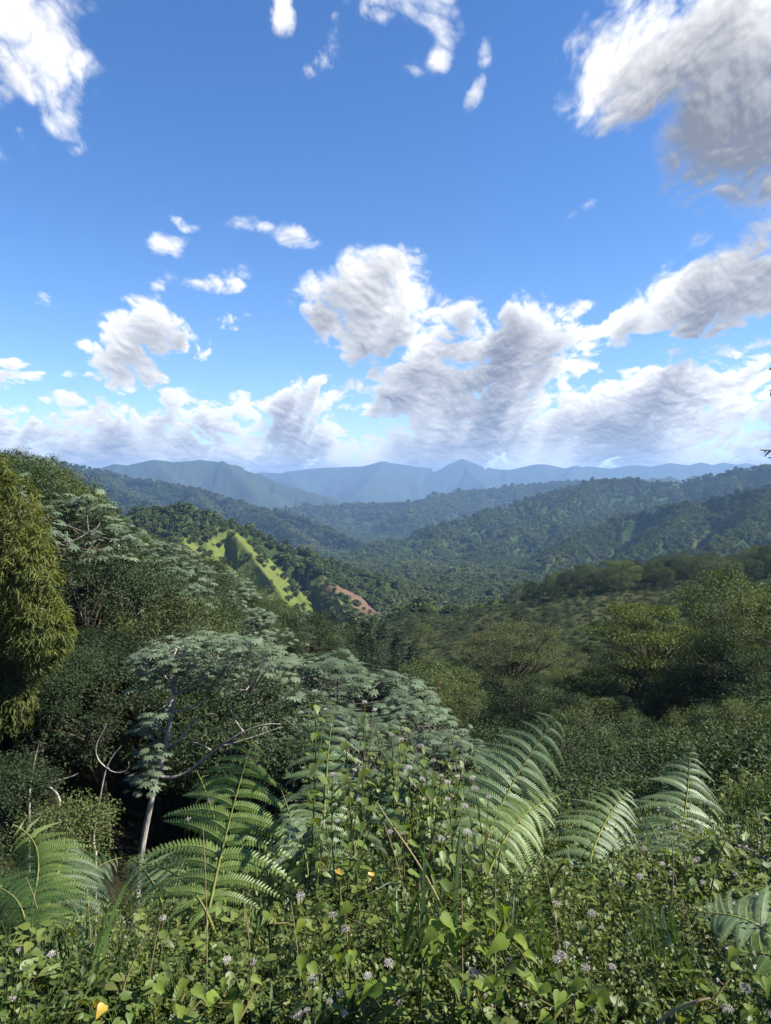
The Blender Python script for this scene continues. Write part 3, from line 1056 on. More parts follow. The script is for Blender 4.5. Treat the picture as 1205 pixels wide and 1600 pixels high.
def scatter_stuff(name, pts, scl, rot, idx, coll, label, cat, tilt=0.0):
    """One object that draws copies of the collection's plants on its points."""
    me = bpy.data.meshes.new(name)
    n = len(pts)
    me.vertices.add(n)
    me.vertices.foreach_set('co', np.asarray(pts, np.float32).ravel())
    a = me.attributes.new('scl', 'FLOAT_VECTOR', 'POINT')
    a.data.foreach_set('vector', np.asarray(scl, np.float32).reshape(n, 3).ravel())
    a = me.attributes.new('rot', 'FLOAT_VECTOR', 'POINT')
    e = np.zeros((n, 3), np.float32)
    e[:, 2] = rot
    if tilt:
        e[:, :2] = RNG.normal(size=(n, 2)) * tilt
    a.data.foreach_set('vector', e.ravel())
    a = me.attributes.new('pick', 'INT', 'POINT')
    a.data.foreach_set('value', np.asarray(idx, np.int32))
    o = link(name, me)
    g = bpy.data.node_groups.new(name + '_growth', 'GeometryNodeTree')
    g.interface.new_socket('Geometry', in_out='INPUT', socket_type='NodeSocketGeometry')
    g.interface.new_socket('Geometry', in_out='OUTPUT', socket_type='NodeSocketGeometry')
    gi, go = g.nodes.new('NodeGroupInput'), g.nodes.new('NodeGroupOutput')
    ci = g.nodes.new('GeometryNodeCollectionInfo')
    ci.inputs['Collection'].default_value = coll
    ci.inputs['Separate Children'].default_value = True
    ci.inputs['Reset Children'].default_value = True
    ip = g.nodes.new('GeometryNodeInstanceOnPoints')
    ip.inputs['Pick Instance'].default_value = True

    def attr(nm, t):
        nd = g.nodes.new('GeometryNodeInputNamedAttribute')
        nd.data_type = t
        nd.inputs['Name'].default_value = nm
        return nd.outputs['Attribute']
    er = g.nodes.new('FunctionNodeEulerToRotation')
    L = g.links.new
    L(gi.outputs[0], ip.inputs['Points'])
    L(ci.outputs[0], ip.inputs['Instance'])
    L(attr('pick', 'INT'), ip.inputs['Instance Index'])
    L(attr('rot', 'FLOAT_VECTOR'), er.inputs[0])
    L(er.outputs[0], ip.inputs['Rotation'])
    L(attr('scl', 'FLOAT_VECTOR'), ip.inputs['Scale'])
    L(ip.outputs[0], go.inputs[0])
    md = o.modifiers.new('growth', 'NODES')
    md.node_group = g
    return tag(o, label, cat, kind='stuff')


def visible_from_eye(x, y, z, slack):
    """True where a point (raised by slack) is not behind nearer ground."""
    Z, A, Rr = TERR
    el = (Z - EYE) / Rr
    hor = np.maximum.accumulate(el, axis=0)
    ang, rad = A[0], Rr[:, 0]
    az = np.arctan2(x, y)
    d = np.sqrt(x * x + y * y)
    j = np.clip(np.searchsorted(ang, az), 0, len(ang) - 1)
    i = np.clip(np.searchsorted(rad, d) - 4, 0, len(rad) - 1)
    return (z + slack - EYE) / d > hor[i, j]


def plant_far_forest():
    coll = proto_collection('forest_tree', [make_far_tree(300 + i, M_FOREST) for i in range(6)])
    X, Y, Z, O, S = [], [], [], [], []
    for d0, d1, step in ((300, 480, 3.6), (480, 750, 3.9), (750, 1400, 4.6), (1400, 2900, 6.8), (2900, 4300, 12.0)):
        half = math.radians(30.5)
        n = int((d1 * d1 - d0 * d0) * half / (step * step))
        d = np.sqrt(RNG.random(n) * (d1 * d1 - d0 * d0) + d0 * d0)
        a = (RNG.random(n) * 2 - 1) * half
        x, y = np.sin(a) * d, np.cos(a) * d
        z, ow = height_owner(x, y)
        _, tr = cover_at(x, y, z, ow)
        ok = (RNG.random(n) < tr) & visible_from_eye(x, y, z, 9.0)
        X.append(x[ok]); Y.append(y[ok]); Z.append(z[ok]); O.append(ow[ok])
        S.append(step * 1.3 * np.exp(RNG.normal(size=ok.sum()) * 0.25))
    X, Y, Z, O, S = [np.concatenate(q) for q in (X, Y, Z, O, S)]
    lab = {-2: ('forest', 'dense low trees covering the far side of the near slopes'), -1: ('forest', 'trees filling the low valley floor between the hills'),
           0: ('forest', 'forest of rounded crowns covering the ridge around the grass spur'),
           1: ('forest', 'forest covering the nearest mountainside on the right with its dark gullies'),
           2: ('forest', 'forest covering the long mountain ridge behind the nearest right mountainside'),
           3: ('forest', 'bluish forest covering the ridge beyond the grass spur at left'),
           4: ('forest', 'hazy forest on the low pale blue ridge in mid valley')}
    tot = 0
    for o, (nm, lb) in lab.items():
        m = O == o
        if m.sum() < 5:
            continue
        s = S[m]
        tot += m.sum()
        sc = np.stack([s * RNG.uniform(0.9, 1.25, len(s)), s * RNG.uniform(0.9, 1.25, len(s)), s * RNG.uniform(0.75, 1.25, len(s))], 1)
        scatter_stuff(nm, np.stack([X[m], Y[m], Z[m] - 0.3], 1), sc, RNG.random(m.sum()) * 6.28, RNG.integers(0, 6, m.sum()), coll, lb, 'forest')
    print('far trees', tot)


plant_far_forest()


def build_haze():
    me = bpy.data.meshes.new('haze')
    s, z0, z1 = 13700.0, HAZE_BOTTOM, HAZE_TOP
    v = [(x, y, z) for z in (z0, z1) for x, y in ((-s, -s), (s, -s), (s, s), (-s, s))]
    me.from_pydata(v, [], [(3, 2, 1, 0), (4, 5, 6, 7), (0, 1, 5, 4), (1, 2, 6, 5), (2, 3, 7, 6), (3, 0, 4, 7)])
    m, k, out = mat_new('haze')
    pv = k.node('ShaderNodeVolumePrincipled')
    pv.inputs['Color'].default_value = HAZE_COLOR
    pv.inputs['Density'].default_value = HAZE_DENSITY
    pv.inputs['Anisotropy'].default_value = 0.1
    k.l.new(pv.outputs[0], out.inputs['Volume'])
    me.materials.append(m)
    tag(link('haze', me), 'pale blue haze thickening over the distant mountains', 'haze', kind='stuff')


HAZE_COLOR, HAZE_DENSITY = (0.36, 0.60, 1.0, 1.0), 1.05e-4
HAZE_BOTTOM, HAZE_TOP = float(TERR[0].min()) - 1.0, float(TERR[0].max()) + 15.0
print('haze', HAZE_BOTTOM, HAZE_TOP)
build_haze()

# ------------------------------------------------------------------ trees
def gz(x, y):
    return height_owner(np.atleast_1d(np.asarray(x, float)), np.atleast_1d(np.asarray(y, float)))[0]


PROTO = {}


def proto(key, name, H, meshes):
    PROTO[key] = (name, H, meshes)


for i in range(4):
    proto('dark%d' % i, 'broadleaf_tree', 10.0, make_broadleaf(40 + i, 10.0, 3.9, 0.10, clumps=60, leaves=300, leaf=0.16, cl_r=1.05, mat=M_DARK))
for i in range(3):
    proto('canopy%d' % i, 'broadleaf_tree', 10.0, make_broadleaf(50 + i, 10.0, 3.9, 0.48, clumps=56, leaves=320, leaf=0.15, cl_r=1.0, mat=M_DARK))
for i in range(2):
    proto('olive%d' % i, 'broadleaf_tree', 9.0, make_broadleaf(60 + i, 9.0, 3.8, 0.20, clumps=48, leaves=290, leaf=0.15, cl_r=1.0, mat=M_OLIVE))
proto('fresh0', 'spreading_tree', 9.0, make_broadleaf(71, 9.0, 5.0, 0.20, clumps=96, leaves=420, leaf=0.15, cl_r=1.2, mat=M_BRIGHT, shape='layer'))
proto('fresh1', 'broadleaf_tree', 8.0, make_broadleaf(72, 8.0, 3.4, 0.22, clumps=46, leaves=150, leaf=0.20, cl_r=0.9, mat=M_BRIGHT))
for i in range(2):
    proto('flat%d' % i, 'flat_topped_tree', 10.0, make_broadleaf(80 + i, 10.0, 5.2, 0.60, clumps=70, leaves=380, leaf=0.12, cl_r=1.25, mat=M_ALB, bark=M_BARK, shape='flat', up=2.0))
for i in range(4):
    proto('cecr%d' % i, 'cecropia_tree', 9.0, make_cecropia(90 + i, 9.0, 3.4, tips=50, fork=0.55, leaf=0.40))
for i in range(2):
    proto('pine%d' % i, 'pine_tree', 10.0, make_pine(120 + i, 10.0, 1.8))
for i in range(4):
    proto('bush%d' % i, 'bush', 1.0, (make_shrub(140 + i, 0.95, 1.0, 5200, 0.052, (M_DARK, M_OLIVE, M_DARK, M_DARK)[i]),))


def plant(key, x, y, h, label, cat, group=None, widen=1.0, rz=None, z=None):
    name, H, ms = PROTO[key]
    if z is None:
        z = float(gz(x, y)[0])
    s = h / H
    o = empty(name, (x, y, z), rnd.random() * 6.28 if rz is None else rz)
    o.scale = (s * widen, s * widen, s)
    for me in ms:
        link(me.name.split('.')[0], me, o)
    return tag(o, label, cat, group)


def plant_px(key, px, top, d, label, cat, group=None, widen=1.0, hmin=2.5, rz=None):
    p = W3(px, top, d)
    z = float(gz(p[0], p[1])[0])
    return plant(key, p[0], p[1], max(hmin, p[2] - z), label, cat, group, widen, rz, z)


HERO = [
    ('fresh0', 1015, 938, 58, 'broad light green spreading tree with layered foliage, on the slope at right', 'tree', 0.95),
    ('flat0', 808, 968, 74, 'flat-topped feathery tree with bare dark forking trunk in the middle of the valley', 'tree', 1.0),
    ('flat1', 862, 1010, 82, 'smaller flat-topped feathery tree just right of the larger one', 'tree', 0.95),
    ('olive0', 690, 1018, 62, 'round olive-green tree between the dark pines and the flat-topped trees', 'tree', 1.05),
    ('olive1', 715, 1078, 56, 'low round olive tree in front of the flat-topped trees', 'tree', 1.2),
    ('olive0', 1165, 872, 47, 'tall loose olive tree at the right edge above the spreading tree', 'tree', 0.95),
    ('olive1', 1225, 905, 40, 'large olive tree cut by the right edge of the picture', 'tree', 1.0),
    ('dark1', 1120, 960, 44, 'dark green tree filling the slope below the tall olive tree', 'tree', 1.0),
    ('dark2', 1060, 1035, 48, 'dark tree tucked under the light green spreading tree', 'tree', 1.1),
    ('dark3', 960, 1040, 66, 'dark shaded tree left of the spreading tree trunk', 'tree', 1.0),
    ('fresh1', 905, 1050, 60, 'small bright green tree between the flat-topped tree and the spreading tree', 'tree', 0.9),
    ('pine0', 520, 955, 105, 'dark pine at the left end of the pine row in the valley', 'tree', 1.0),
    ('pine1', 548, 962, 108, 'dark pine second from the left of the valley pine row', 'tree', 1.0),
    ('pine0', 572, 968, 100, 'broad dark pine in the middle of the valley pine row', 'tree', 1.2),
    ('pine1', 597, 972, 104, 'dark pine beside the broad middle pine, towards the saddle', 'tree', 1.0),
    ('pine0', 622, 990, 96, 'shorter dark pine at the right end of the valley pine row', 'tree', 1.1),
    ('pine1', 645, 1005, 92, 'shortest dark pine in front of the open scrubby saddle', 'tree', 1.15),
    ('dark0', 20, 694, 92, 'dark tree forming the top of the left skyline', 'tree', 1.0),
    ('dark2', 62, 703, 96, 'thin-topped dark tree right of the highest tree on the left skyline', 'tree', 0.9),
    ('dark1', 110, 742, 93, 'big rounded dark tree at the end of the left skyline crest', 'tree', 1.1),
    ('cecr0', 75, 792, 70, 'pale-leaved cecropia below the left skyline trees', 'tree', 1.4),
    ('dark3', 45, 850, 60, 'dark tree below the highest pale cecropia, next to the bamboo top', 'tree', 1.2),
    ('dark1', 118, 845, 64, 'dark tree right below the highest pale cecropia', 'tree', 1.2),
    ('dark0', 170, 850, 74, 'dark tree on the slope right of the highest pale cecropia', 'tree', 1.2),
    ('cecr1', 120, 880, 48, 'pale-leaved cecropia just right of the bamboo', 'tree', 1.1),
    ('cecr2', 180, 905, 47, 'pale-leaved cecropia above and left of the white-trunked tree', 'tree', 1.1),
    ('dark3', 330, 862, 88, 'dark-crowned tree on the slope below the left ridge spur', 'tree', 1.1),
    ('dark0', 420, 930, 92, 'dark rounded tree below the yellow-green grass spur', 'tree', 1.1),
    ('dark2', 475, 950, 84, 'dark rounded tree left of the valley pine row', 'tree', 1.2),
    ('cecr3', 300, 960, 42, 'pale-leaved cecropia directly behind the white-trunked tree', 'tree', 1.2),
    ('cecr0', 395, 945, 55, 'pale-leaved cecropia high on the slope right of the white-trunked tree', 'tree', 1.1),
    ('cecr1', 455, 1015, 38, 'pale-leaved cecropia above the tallest near fern', 'tree', 1.3),
    ('cecr2', 530, 1020, 36, 'pale-leaved cecropia in the middle of the near pale grove', 'tree', 1.3),
    ('cecr3', 590, 1045, 34, 'pale-leaved cecropia right of the middle of the near pale grove', 'tree', 1.3),
    ('cecr0', 640, 1085, 31, 'pale-leaved cecropia low on the right side of the near pale grove', 'tree', 1.2),
    ('cecr1', 690, 1135, 28, 'lowest pale-leaved cecropia at the right end of the near pale grove', 'tree', 1.2),
    ('cecr2', 480, 1085, 30, 'pale-leaved cecropia behind the tall narrow fern frond', 'tree', 1.3),
    ('cecr3', 410, 1060, 30, 'pale-leaved cecropia between the white-trunked tree and the near fern', 'tree', 1.2),
    ('cecr0', 560, 1110, 27, 'pale-leaved cecropia low in the centre behind the flowering weeds', 'tree', 1.2),
    ('canopy0', 130, 975, 34, 'dark shaded tree in the ravine left of the white trunk', 'tree', 1.3),
    ('canopy1', 60, 1010, 27, 'dark shaded tree below the bamboo', 'tree', 1.2),
    ('canopy2', 215, 985, 32, 'dark shaded tree right behind the white trunk', 'tree', 1.3),
    ('canopy0', 15, 960, 31, 'dark shaded tree just right of and behind the bamboo', 'tree', 1.2),
    ('canopy1', 100, 1000, 30, 'dark shaded tree above the bent pale stick', 'tree', 1.2),
    ('canopy2', 168, 1030, 28, 'dark shaded tree behind the looping sapling', 'tree', 1.2),
    ('canopy0', 300, 1010, 31, 'dark shaded tree behind the limbs of the white-trunked tree', 'tree', 1.2),
    ('canopy1', 365, 1050, 28, 'dark shaded tree behind the tip of the tall bright fern', 'tree', 1.2),
    ('olive0', 1090, 1100, 31, 'olive tree above the upright silvery fern', 'tree', 1.2),
    ('dark3', 1205, 1000, 33, 'dark tree at the right edge under the large olive tree', 'tree', 1.2),
    ('olive1', 1190, 1130, 21, 'loose olive tree low at the right edge', 'tree', 1.3),
    ('dark0', 900, 1125, 33, 'dark low tree behind the tip of the leaning fern', 'tree', 1.4),
    ('dark1', 845, 1115, 40, 'dark low tree below the flat-topped tree', 'tree', 1.3),
    ('dark2', 740, 1150, 36, 'dark bushy tree right of the pale grove', 'tree', 1.5),
    ('dark0', 1000, 1120, 34, 'dark low tree beneath the spreading tree, above the right ferns', 'tree', 1.3),
    ('dark1', 1150, 1080, 28, 'dark leafy tree at the right edge above the pale flower patch', 'tree', 1.3),
    ('olive1', 930, 1085, 40, 'low olive tree behind the leaning fern frond', 'tree', 1.2),
]
for key, px, top, d, lab, cat, wd in HERO:
    plant_px(key, px, top, d, lab, cat, 'trees on the near slopes', wd)

# forest filling the near slopes, tree by tree
taken = [tuple(W3(h[1], h[2], h[3])[:2]) for h in HERO]


FILLED = {}


def ordinal(i):
    return '%d%s' % (i, 'th' if 10 <= i % 100 <= 20 else {1: 'st', 2: 'nd', 3: 'rd'}.get(i % 10, 'th'))


def fill(n, pxr, dr, keys, hr, label, group, gap, widen=1.1, test=None, sil=False):
    done = 0
    for _ in range(n * 14):
        if done >= n:
            break
        d = math.sqrt(rnd.uniform(dr[0] ** 2, dr[1] ** 2))
        px = rnd.uniform(*pxr)
        x, y = d * (px - CX) / FPX, d
        if any((x - a) ** 2 + (y - b) ** 2 < gap * gap for a, b in taken):
            continue
        if test and not test(px, d):
            continue
        z = float(gz(x, y)[0])
        h = rnd.uniform(*hr)
        if sil:
            h = min(h, EYE + d * (HY - 4 - np.interp(px, SIL[:, 0], SIL[:, 1])) / FPX - z)
            if h < 3.5:
                continue
        if not visible_from_eye(np.array([x]), np.array([y]), np.array([z]), h)[0]:
            continue
        key = rnd.choice(keys)
        lb = label['cecr' if key.startswith('cecr') else 'other']
        FILLED.setdefault(lb[1], []).append((px, lb[0], plant(key, x, y, h, lb[0], 'tree', lb[1], widen, None, z)))
        taken.append((x, y))
        done += 1
    return done


SIL = np.array([(-200, 690), (-90, 692), (0, 700), (60, 710), (130, 768), (150, 802), (250, 836), (330, 872), (400, 920), (480, 953), (560, 968), (2000, 968)])


DK = ['dark0', 'dark1', 'dark2', 'dark3', 'olive0']
nf = fill(185, (-90, 540), (35, 112), DK + ['cecr0', 'cecr1', 'cecr2', 'cecr3'], (6.5, 12.5),
          {'cecr': ('pale-leaved cecropia among dark left-slope forest', 'cecropias scattered over the left slope'),
           'other': ('dark broadleaf tree of the left-slope forest', 'dark trees of the left slope')}, None, 3.0,
          test=lambda px, d: px < 250 + (d - 35) * 4.5, sil=True)
nf += fill(95, (800, 1290), (30, 125), DK + DK + ['olive1', 'olive0'], (4.0, 7.5),
           {'other': ('broadleaf tree crowding the right-hand slope', 'trees of the right-hand slope'), 'cecr': None}, None, 2.7, test=lambda px, d: px > 900 or d > 50)
nf += fill(48, (480, 900), (60, 135), DK + ['olive1', 'fresh1'], (4.0, 6.5),
           {'other': ('low tree on the valley bottom around the pines', 'low trees of the valley bottom'), 'cecr': None}, None, 4.0, test=lambda px, d: not (750 < px < 890 and d < 76))
nf += fill(70, (790, 1300), (225, 300), DK + ['olive0', 'olive1'], (7.0, 11.0),
           {'other': ('dark tree on the wooded crest at right', 'trees of the wooded crest at right'), 'cecr': None}, None, 5.5,
           test=lambda px, d: px > 790 + (300 - d) * 1.4)
nf += fill(14, (600, 900), (150, 290), ['fresh1', 'olive0', 'dark1'], (3.0, 6.0),
           {'other': ('small lone tree in the open scrubby saddle', 'small trees of the scrubby saddle'), 'cecr': None}, None, 9.0)
for grp in FILLED.values():                                  # say which one: its place along the slope
    for i, (px, lab, o) in enumerate(sorted(grp, key=lambda t: t[0])):
        o['label'] = '%s, %s from the left' % (lab, ordinal(i + 1))
print('filled trees', nf)


# ------------------------------------------------------------------ the white-trunked tree
def px_line(pts, d, base, jig=0.0):
    """Polyline through photograph pixels near distance d, relative to base; smooth."""
    P = []
    for q in pts:
        dd = d + (q[2] if len(q) > 2 else 0.0)
        P.append(W3(q[0], q[1], dd) - base)
    P = np.array(P)
    t = np.linspace(0, 1, len(P))
    tt = np.linspace(0, 1, max(6, len(P) * 4))
    deg = min(4, len(P) - 1)
    return np.stack([np.polyval(np.polyfit(t, P[:, i], deg), tt) for i in range(3)], 1)


def white_tree():
    d = 22.0
    b = W3(216, 1350, d)
    base = np.array([b[0], b[1], float(gz(b[0], b[1])[0])])
    o = empty('white_trunked_tree', tuple(base))
    tag(o, 'slender tree with pale bare trunk and forking limbs in the dark ravine', 'tree')
    tb = MB()
    tr = px_line([(214, 1420), (222, 1325), (240, 1240), (252, 1190), (264, 1140), (274, 1085)], d, base)
    tb.tube(tr, np.linspace(0.10, 0.055, len(tr)), 9)
    limbs = [
        ([(246, 1212), (280, 1212), (310, 1195), (345, 1165), (390, 1140), (440, 1132)], 0.085),
        ([(258, 1168), (285, 1150), (300, 1128), (335, 1115)], 0.06),
        ([(274, 1085), (262, 1062), (245, 1040), (238, 1015)], 0.06),
        ([(274, 1085), (272, 1050), (278, 1010)], 0.055),
        ([(274, 1085), (300, 1070), (325, 1055), (352, 1046)], 0.06),
        ([(266, 1112), (310, 1100), (345, 1082), (390, 1080)], 0.05),
        ([(268, 1120), (266, 1100), (270, 1080), (262, 1060)], 0.05),
        ([(382, 1145), (365, 1120), (360, 1098)], 0.035),
        ([(330, 1172), (300, 1160), (288, 1175)], 0.03),
        ([(345, 1166), (400, 1150), (440, 1135)], 0.03),
    ]
    L = []
    for pts, r in limbs:
        dz = rnd.uniform(-0.7, 0.7)
        pts = [(p[0], p[1], dz * i / len(pts)) for i, p in enumerate(pts)]
        q = px_line(pts, d, base)
        tb.tube(q, np.linspace(r * 0.7, r * 0.22, len(q)), 6)
        L.append(q)
    cb = MB()
    for i in range(150):
        u, v = rnd.uniform(-1, 1), rnd.random()
        px = 332 + u * 118
        py = 985 + 40 * u * u + v * (95 - 40 * abs(u))
        if i % 7 == 0:
            px, py = rnd.uniform(215, 260), rnd.uniform(1110, 1230)
        e = W3(px, py, d + rnd.uniform(-1.9, 1.9)) - base
        if i % 2 == 0:
            q = min(L, key=lambda q: np.min(np.linalg.norm(q - e, axis=1)))
            k = q[np.argmin(np.linalg.norm(q - e, axis=1))]
            tb.tube(curve_pts(k, e, 4, (0, 0, -0.15)), np.linspace(0.022, 0.010, 4), 4)
        n = 8
        a = np.arange(n) * 2.4 + rnd.random() * 6
        el = RNG.uniform(-0.35, 0.7, n)
        dd = np.stack([np.cos(a) * np.cos(el), np.sin(a) * np.cos(el), np.sin(el)], 1)
        p = e + dd * RNG.uniform(0.15, 0.42, n)[:, None]
        cb.scatter(CECR_V, CECR_F, frames(unit(dd * np.array([1, 1, 0.2]) + np.array([0, 0, -0.25])), unit(dd * 0.35 + np.array([0, 0, 1.0])), 0.21 * RNG.uniform(0.5, 1.2, n)), p)
    link('trunk', tb.mesh('trunk', M_PALE, True), o)
    link('crown', cb.mesh('crown', M_CECR), o)


white_tree()

SAPLINGS = [
    ([(150, 1330), (146, 1300), (156, 1262), (158, 1225), (170, 1195), (190, 1165)], [(171, 1202), (156, 1190), (150, 1170), (158, 1148), (166, 1130)], 17.0, 'thin pale twisted sapling looping in front of the dark ravine'),
    ([(92, 1262), (84, 1235), (76, 1225), (96, 1218), (122, 1208)], None, 16.0, 'short bent pale stick left of the looping sapling'),
    ([(46, 1240), (52, 1200), (60, 1165)], None, 19.0, 'straight thin pale sapling below the bamboo'),
]
for main, side, d, lab in SAPLINGS:
    b = W3(main[0][0], main[0][1], d)
    base = np.array([b[0], b[1], float(gz(b[0], b[1])[0])])
    mb = MB()
    q = px_line([(p[0], p[1]) for p in main], d, base)
    q = np.concatenate([[np.array([q[0][0], q[0][1], -0.2])], q])
    mb.tube(q, np.linspace(0.032, 0.012, len(q)), 6)
    o = empty('bare_sapling', tuple(base))
    tag(o, lab, 'sapling', 'bare saplings in the ravine')
    link('stem', mb.mesh('stem', M_PALE, True), o)
    if side:
        mb = MB()
        q = px_line(side, d, base)
        mb.tube(q, np.linspace(0.020, 0.008, len(q)), 5)
        q = px_line([(171, 1203), (185, 1207), (198, 1203), (201, 1190)], d, base)
        mb.tube(q, np.linspace(0.012, 0.004, len(q)), 5)
        link('branch', mb.mesh('branch', M_PALE, True), o)


# ------------------------------------------------------------------ bamboo
def bamboo():
    d = 25.0
    bx, by = d * (-140 - CX) / FPX, d + 1.0
    base = np.array([bx, by, float(gz(bx, by)[0])])
    o = empty('bamboo_clump', tuple(base))
    tag(o, 'yellow-green bamboo clump with weeping plumes at the left edge', 'bamboo')
    lobes = [(-40, 760, 62, 70), (8, 820, 62, 85), (38, 905, 52, 85), (62, 985, 48, 62), (-30, 930, 80, 120), (8, 1085, 46, 58), (-60, 1060, 70, 90), (-90, 830, 80, 130)]
    for i, (px, py, rx, ry) in enumerate(lobes):
        dd = d + rnd.uniform(-0.8, 0.8)
        c = W3(px, py, dd) - base
        top = W3(px, py - ry, dd) - base
        hh = max(top[2] + 0.8, 3)
        t = np.linspace(0, 1, 14)[:, None]
        side = np.array([rnd.uniform(-0.3, 0.3), rnd.uniform(-0.4, 0.4), 0])
        q = (1 - t) ** 3 * (side + np.array([0, 0, -0.3])) + 3 * (1 - t) ** 2 * t * np.array([0.1, 0, hh * 0.6]) + 3 * (1 - t) * t ** 2 * np.array([top[0] * 0.6, top[1] * 0.6, hh * 1.12]) + t ** 3 * c
        mb = MB()
        mb.tube(q, np.linspace(0.045, 0.012, 14), 6)
        link('culm', mb.mesh('culm', M_CULM, True), o)
        lb = MB()
        n = 330
        dr = rand_dirs(n)
        rr = RNG.random(n) ** 0.33
        sx, sy = rx * dd / FPX, ry * dd / FPX
        P = c + dr * rr[:, None] * np.array([sx, sx, sy])
        for p, u in zip(P, dr):
            m = 13
            y = unit(np.array([u[0] * 0.5, u[1] * 0.5, -0.55 + 0.3 * u[2]]) + RNG.normal(size=(m, 3)) * np.array([0.55, 0.55, 0.38]))
            z = unit(u * 0.8 + np.array([0, 0, 0.6]) + RNG.normal(size=(m, 3)) * 0.4)
            lb.scatter(BLADE_V, LEAF_F, frames(y, z, RNG.uniform(0.20, 0.36, m)), p + RNG.normal(size=(m, 3)) * 0.07, np.clip(0.5 + 0.3 * u[2] + 0.25 * RNG.normal(size=m), 0, 1))
        link('leaves', lb.mesh('leaves', M_BAMB), o)


bamboo()

# ------------------------------------------------------------------ bushes one can tell apart
BUSH = [
    ('bush1', 105, 1255, 13.0, 1.5, 'rounded olive bush beside the left ferns, below the looping sapling'),
    ('bush2', 25, 1185, 15.0, 1.3, 'rounded bush at the left edge below the bamboo'),
    ('bush0', 900, 1185, 24.0, 1.6, 'dark vine-covered mound right of the leaning fern frond'),
    ('bush3', 980, 1195, 22.0, 1.7, 'dark vine-covered mound between the leaning fern and the right fern'),
    ('bush0', 1050, 1150, 26.0, 1.6, 'dark vine-covered mound above the right fern'),
    ('bush1', 1130, 1190, 18.0, 1.6, 'olive bush right of the right fern'),
    ('bush2', 1185, 1230, 12.0, 1.4, 'fresh green bush at the right edge above the pale flower patch'),
    ('bush3', 940, 1240, 15.0, 1.5, 'low dark bush just behind the small silvery fern'),
    ('bush0', 800, 1195, 24.0, 1.5, 'dark bush behind the base of the leaning fern frond'),
    ('bush3', 270, 1330, 11.0, 1.3, 'low dark bush at the foot of the white trunk'),
    ('bush0', 760, 1140, 32.0, 1.5, 'dark bush below the low round olive tree'),
]
for key, px, top, d, wd, lab in BUSH:
    p = W3(px, top, d)
    z = float(gz(p[0], p[1])[0])
    h = 0.068 * d
    plant(key, p[0], p[1], h, lab, 'bush', 'bushes on the near slopes', wd * 0.75, None, p[2] - h)

# undergrowth over the ravine and slopes
bcoll = proto_collection('bush_growth', [PROTO['bush%d' % i][2][0] for i in range(4)])


def undergrowth():
    X, Y, S = [], [], []
    for d0, d1, step, s in ((10, 24, 0.85, 1.0), (24, 60, 1.7, 1.7), (60, 140, 3.0, 2.4), (140, 330, 1.9, 0.8)):
        half = math.radians(30)
        n = int((d1 * d1 - d0 * d0) * half / step ** 2)
        d = np.sqrt(RNG.random(n) * (d1 * d1 - d0 * d0) + d0 * d0)
        a = (RNG.random(n) * 2 - 1) * half
        x, y = np.sin(a) * d, np.cos(a) * d
        z, ow = height_owner(x, y)
        ok = visible_from_eye(x, y, z, 2.5)
        px = CX + FPX * x / y
        ok &= ~((px > -50) & (px < 430) & (d < 38) & (RNG.random(n) < np.where(d < 30, 1.0, 0.45)))
        if d0 == 140:
            ok &= RNG.random(n) < 0.75
        X.append(x[ok]); Y.append(y[ok]); S.append(s * RNG.uniform(0.55, 1.35, ok.sum()))
    X, Y, S = [np.concatenate(q) for q in (X, Y, S)]
    Z = gz(X, Y)
    sc = np.stack([S, S, S * RNG.uniform(0.6, 1.1, len(S))], 1)
    pick = RNG.integers(0, 4, len(S))
    scatter_stuff('undergrowth', np.stack([X, Y, Z - 0.05], 1), sc, RNG.random(len(S)) * 6.28, pick, bcoll, 'shrubby undergrowth covering the ravine sides and the open saddle', 'undergrowth')
    print('undergrowth', len(S))


undergrowth()

# ------------------------------------------------------------------ ferns
def pinna_mesh(name, mat, droop, curl, n=24, mirror=1.0, fold=0.35, seed=0):
    """One leaflet-bearing branch of a fern frond, unit length along +y."""
    rg = np.random.default_rng(900 + seed)
    mb = MB()

    def at(t):
        return np.array([mirror * curl * t * t, t - 0.10 * droop * t * t, -droop * t * t])
    ts = np.linspace(0.0, 1.0, 9)
    mb.tube(np.array([at(t) for t in ts]), np.linspace(0.0085, 0.002, 9), 3, 0.9)
    for i in range(n):
        t = 0.03 + 0.965 * i / n
        p = at(t)
        tg = at(min(1.0, t + 0.02)) - at(t - 0.02)
        tg /= np.linalg.norm(tg)
        L = 0.120 * (1 - t ** 2.4) ** 0.8 * (0.75 + 0.25 * min(1, t * 8)) * rg.uniform(0.9, 1.1) + 0.008
        w = 0.5 / n * 0.90
        for s in (-1, 1):
            sd = unit(np.array([s * 1.0, 0, 0]) - tg * np.dot(np.array([s, 0, 0]), tg))
            dr = unit(sd + tg * 0.42 + np.array([0, 0, -fold * 0.5]))
            a, b = p - tg * w, p + tg * w
            m0, m1 = p + dr * L * 0.62 - tg * w * 0.8 + np.array([0, 0, fold * 0.02]), p + dr * L * 0.62 + tg * w * 0.85
            e = p + dr * L + np.array([0, 0, -fold * 0.06 * L / 0.15])
            mb.add([a, b, m1, e, m0], tris=[(0, 1, 2), (0, 2, 4), (4, 2, 3)] if s < 0 else [(1, 0, 2), (2, 0, 4), (2, 4, 3)], r3=rg.random())
    return mb.mesh(name, mat)


PINNA = {}
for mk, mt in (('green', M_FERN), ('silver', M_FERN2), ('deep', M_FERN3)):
    for v, (dr, cu) in enumerate(((0.24, 0.46), (0.36, 0.80), (0.12, 0.16))):
        PINNA[mk, v] = (pinna_mesh('pinna', mt, dr, cu, mirror=1.0, seed=v), pinna_mesh('pinna', mt, dr, cu, mirror=-1.0, seed=v + 5))


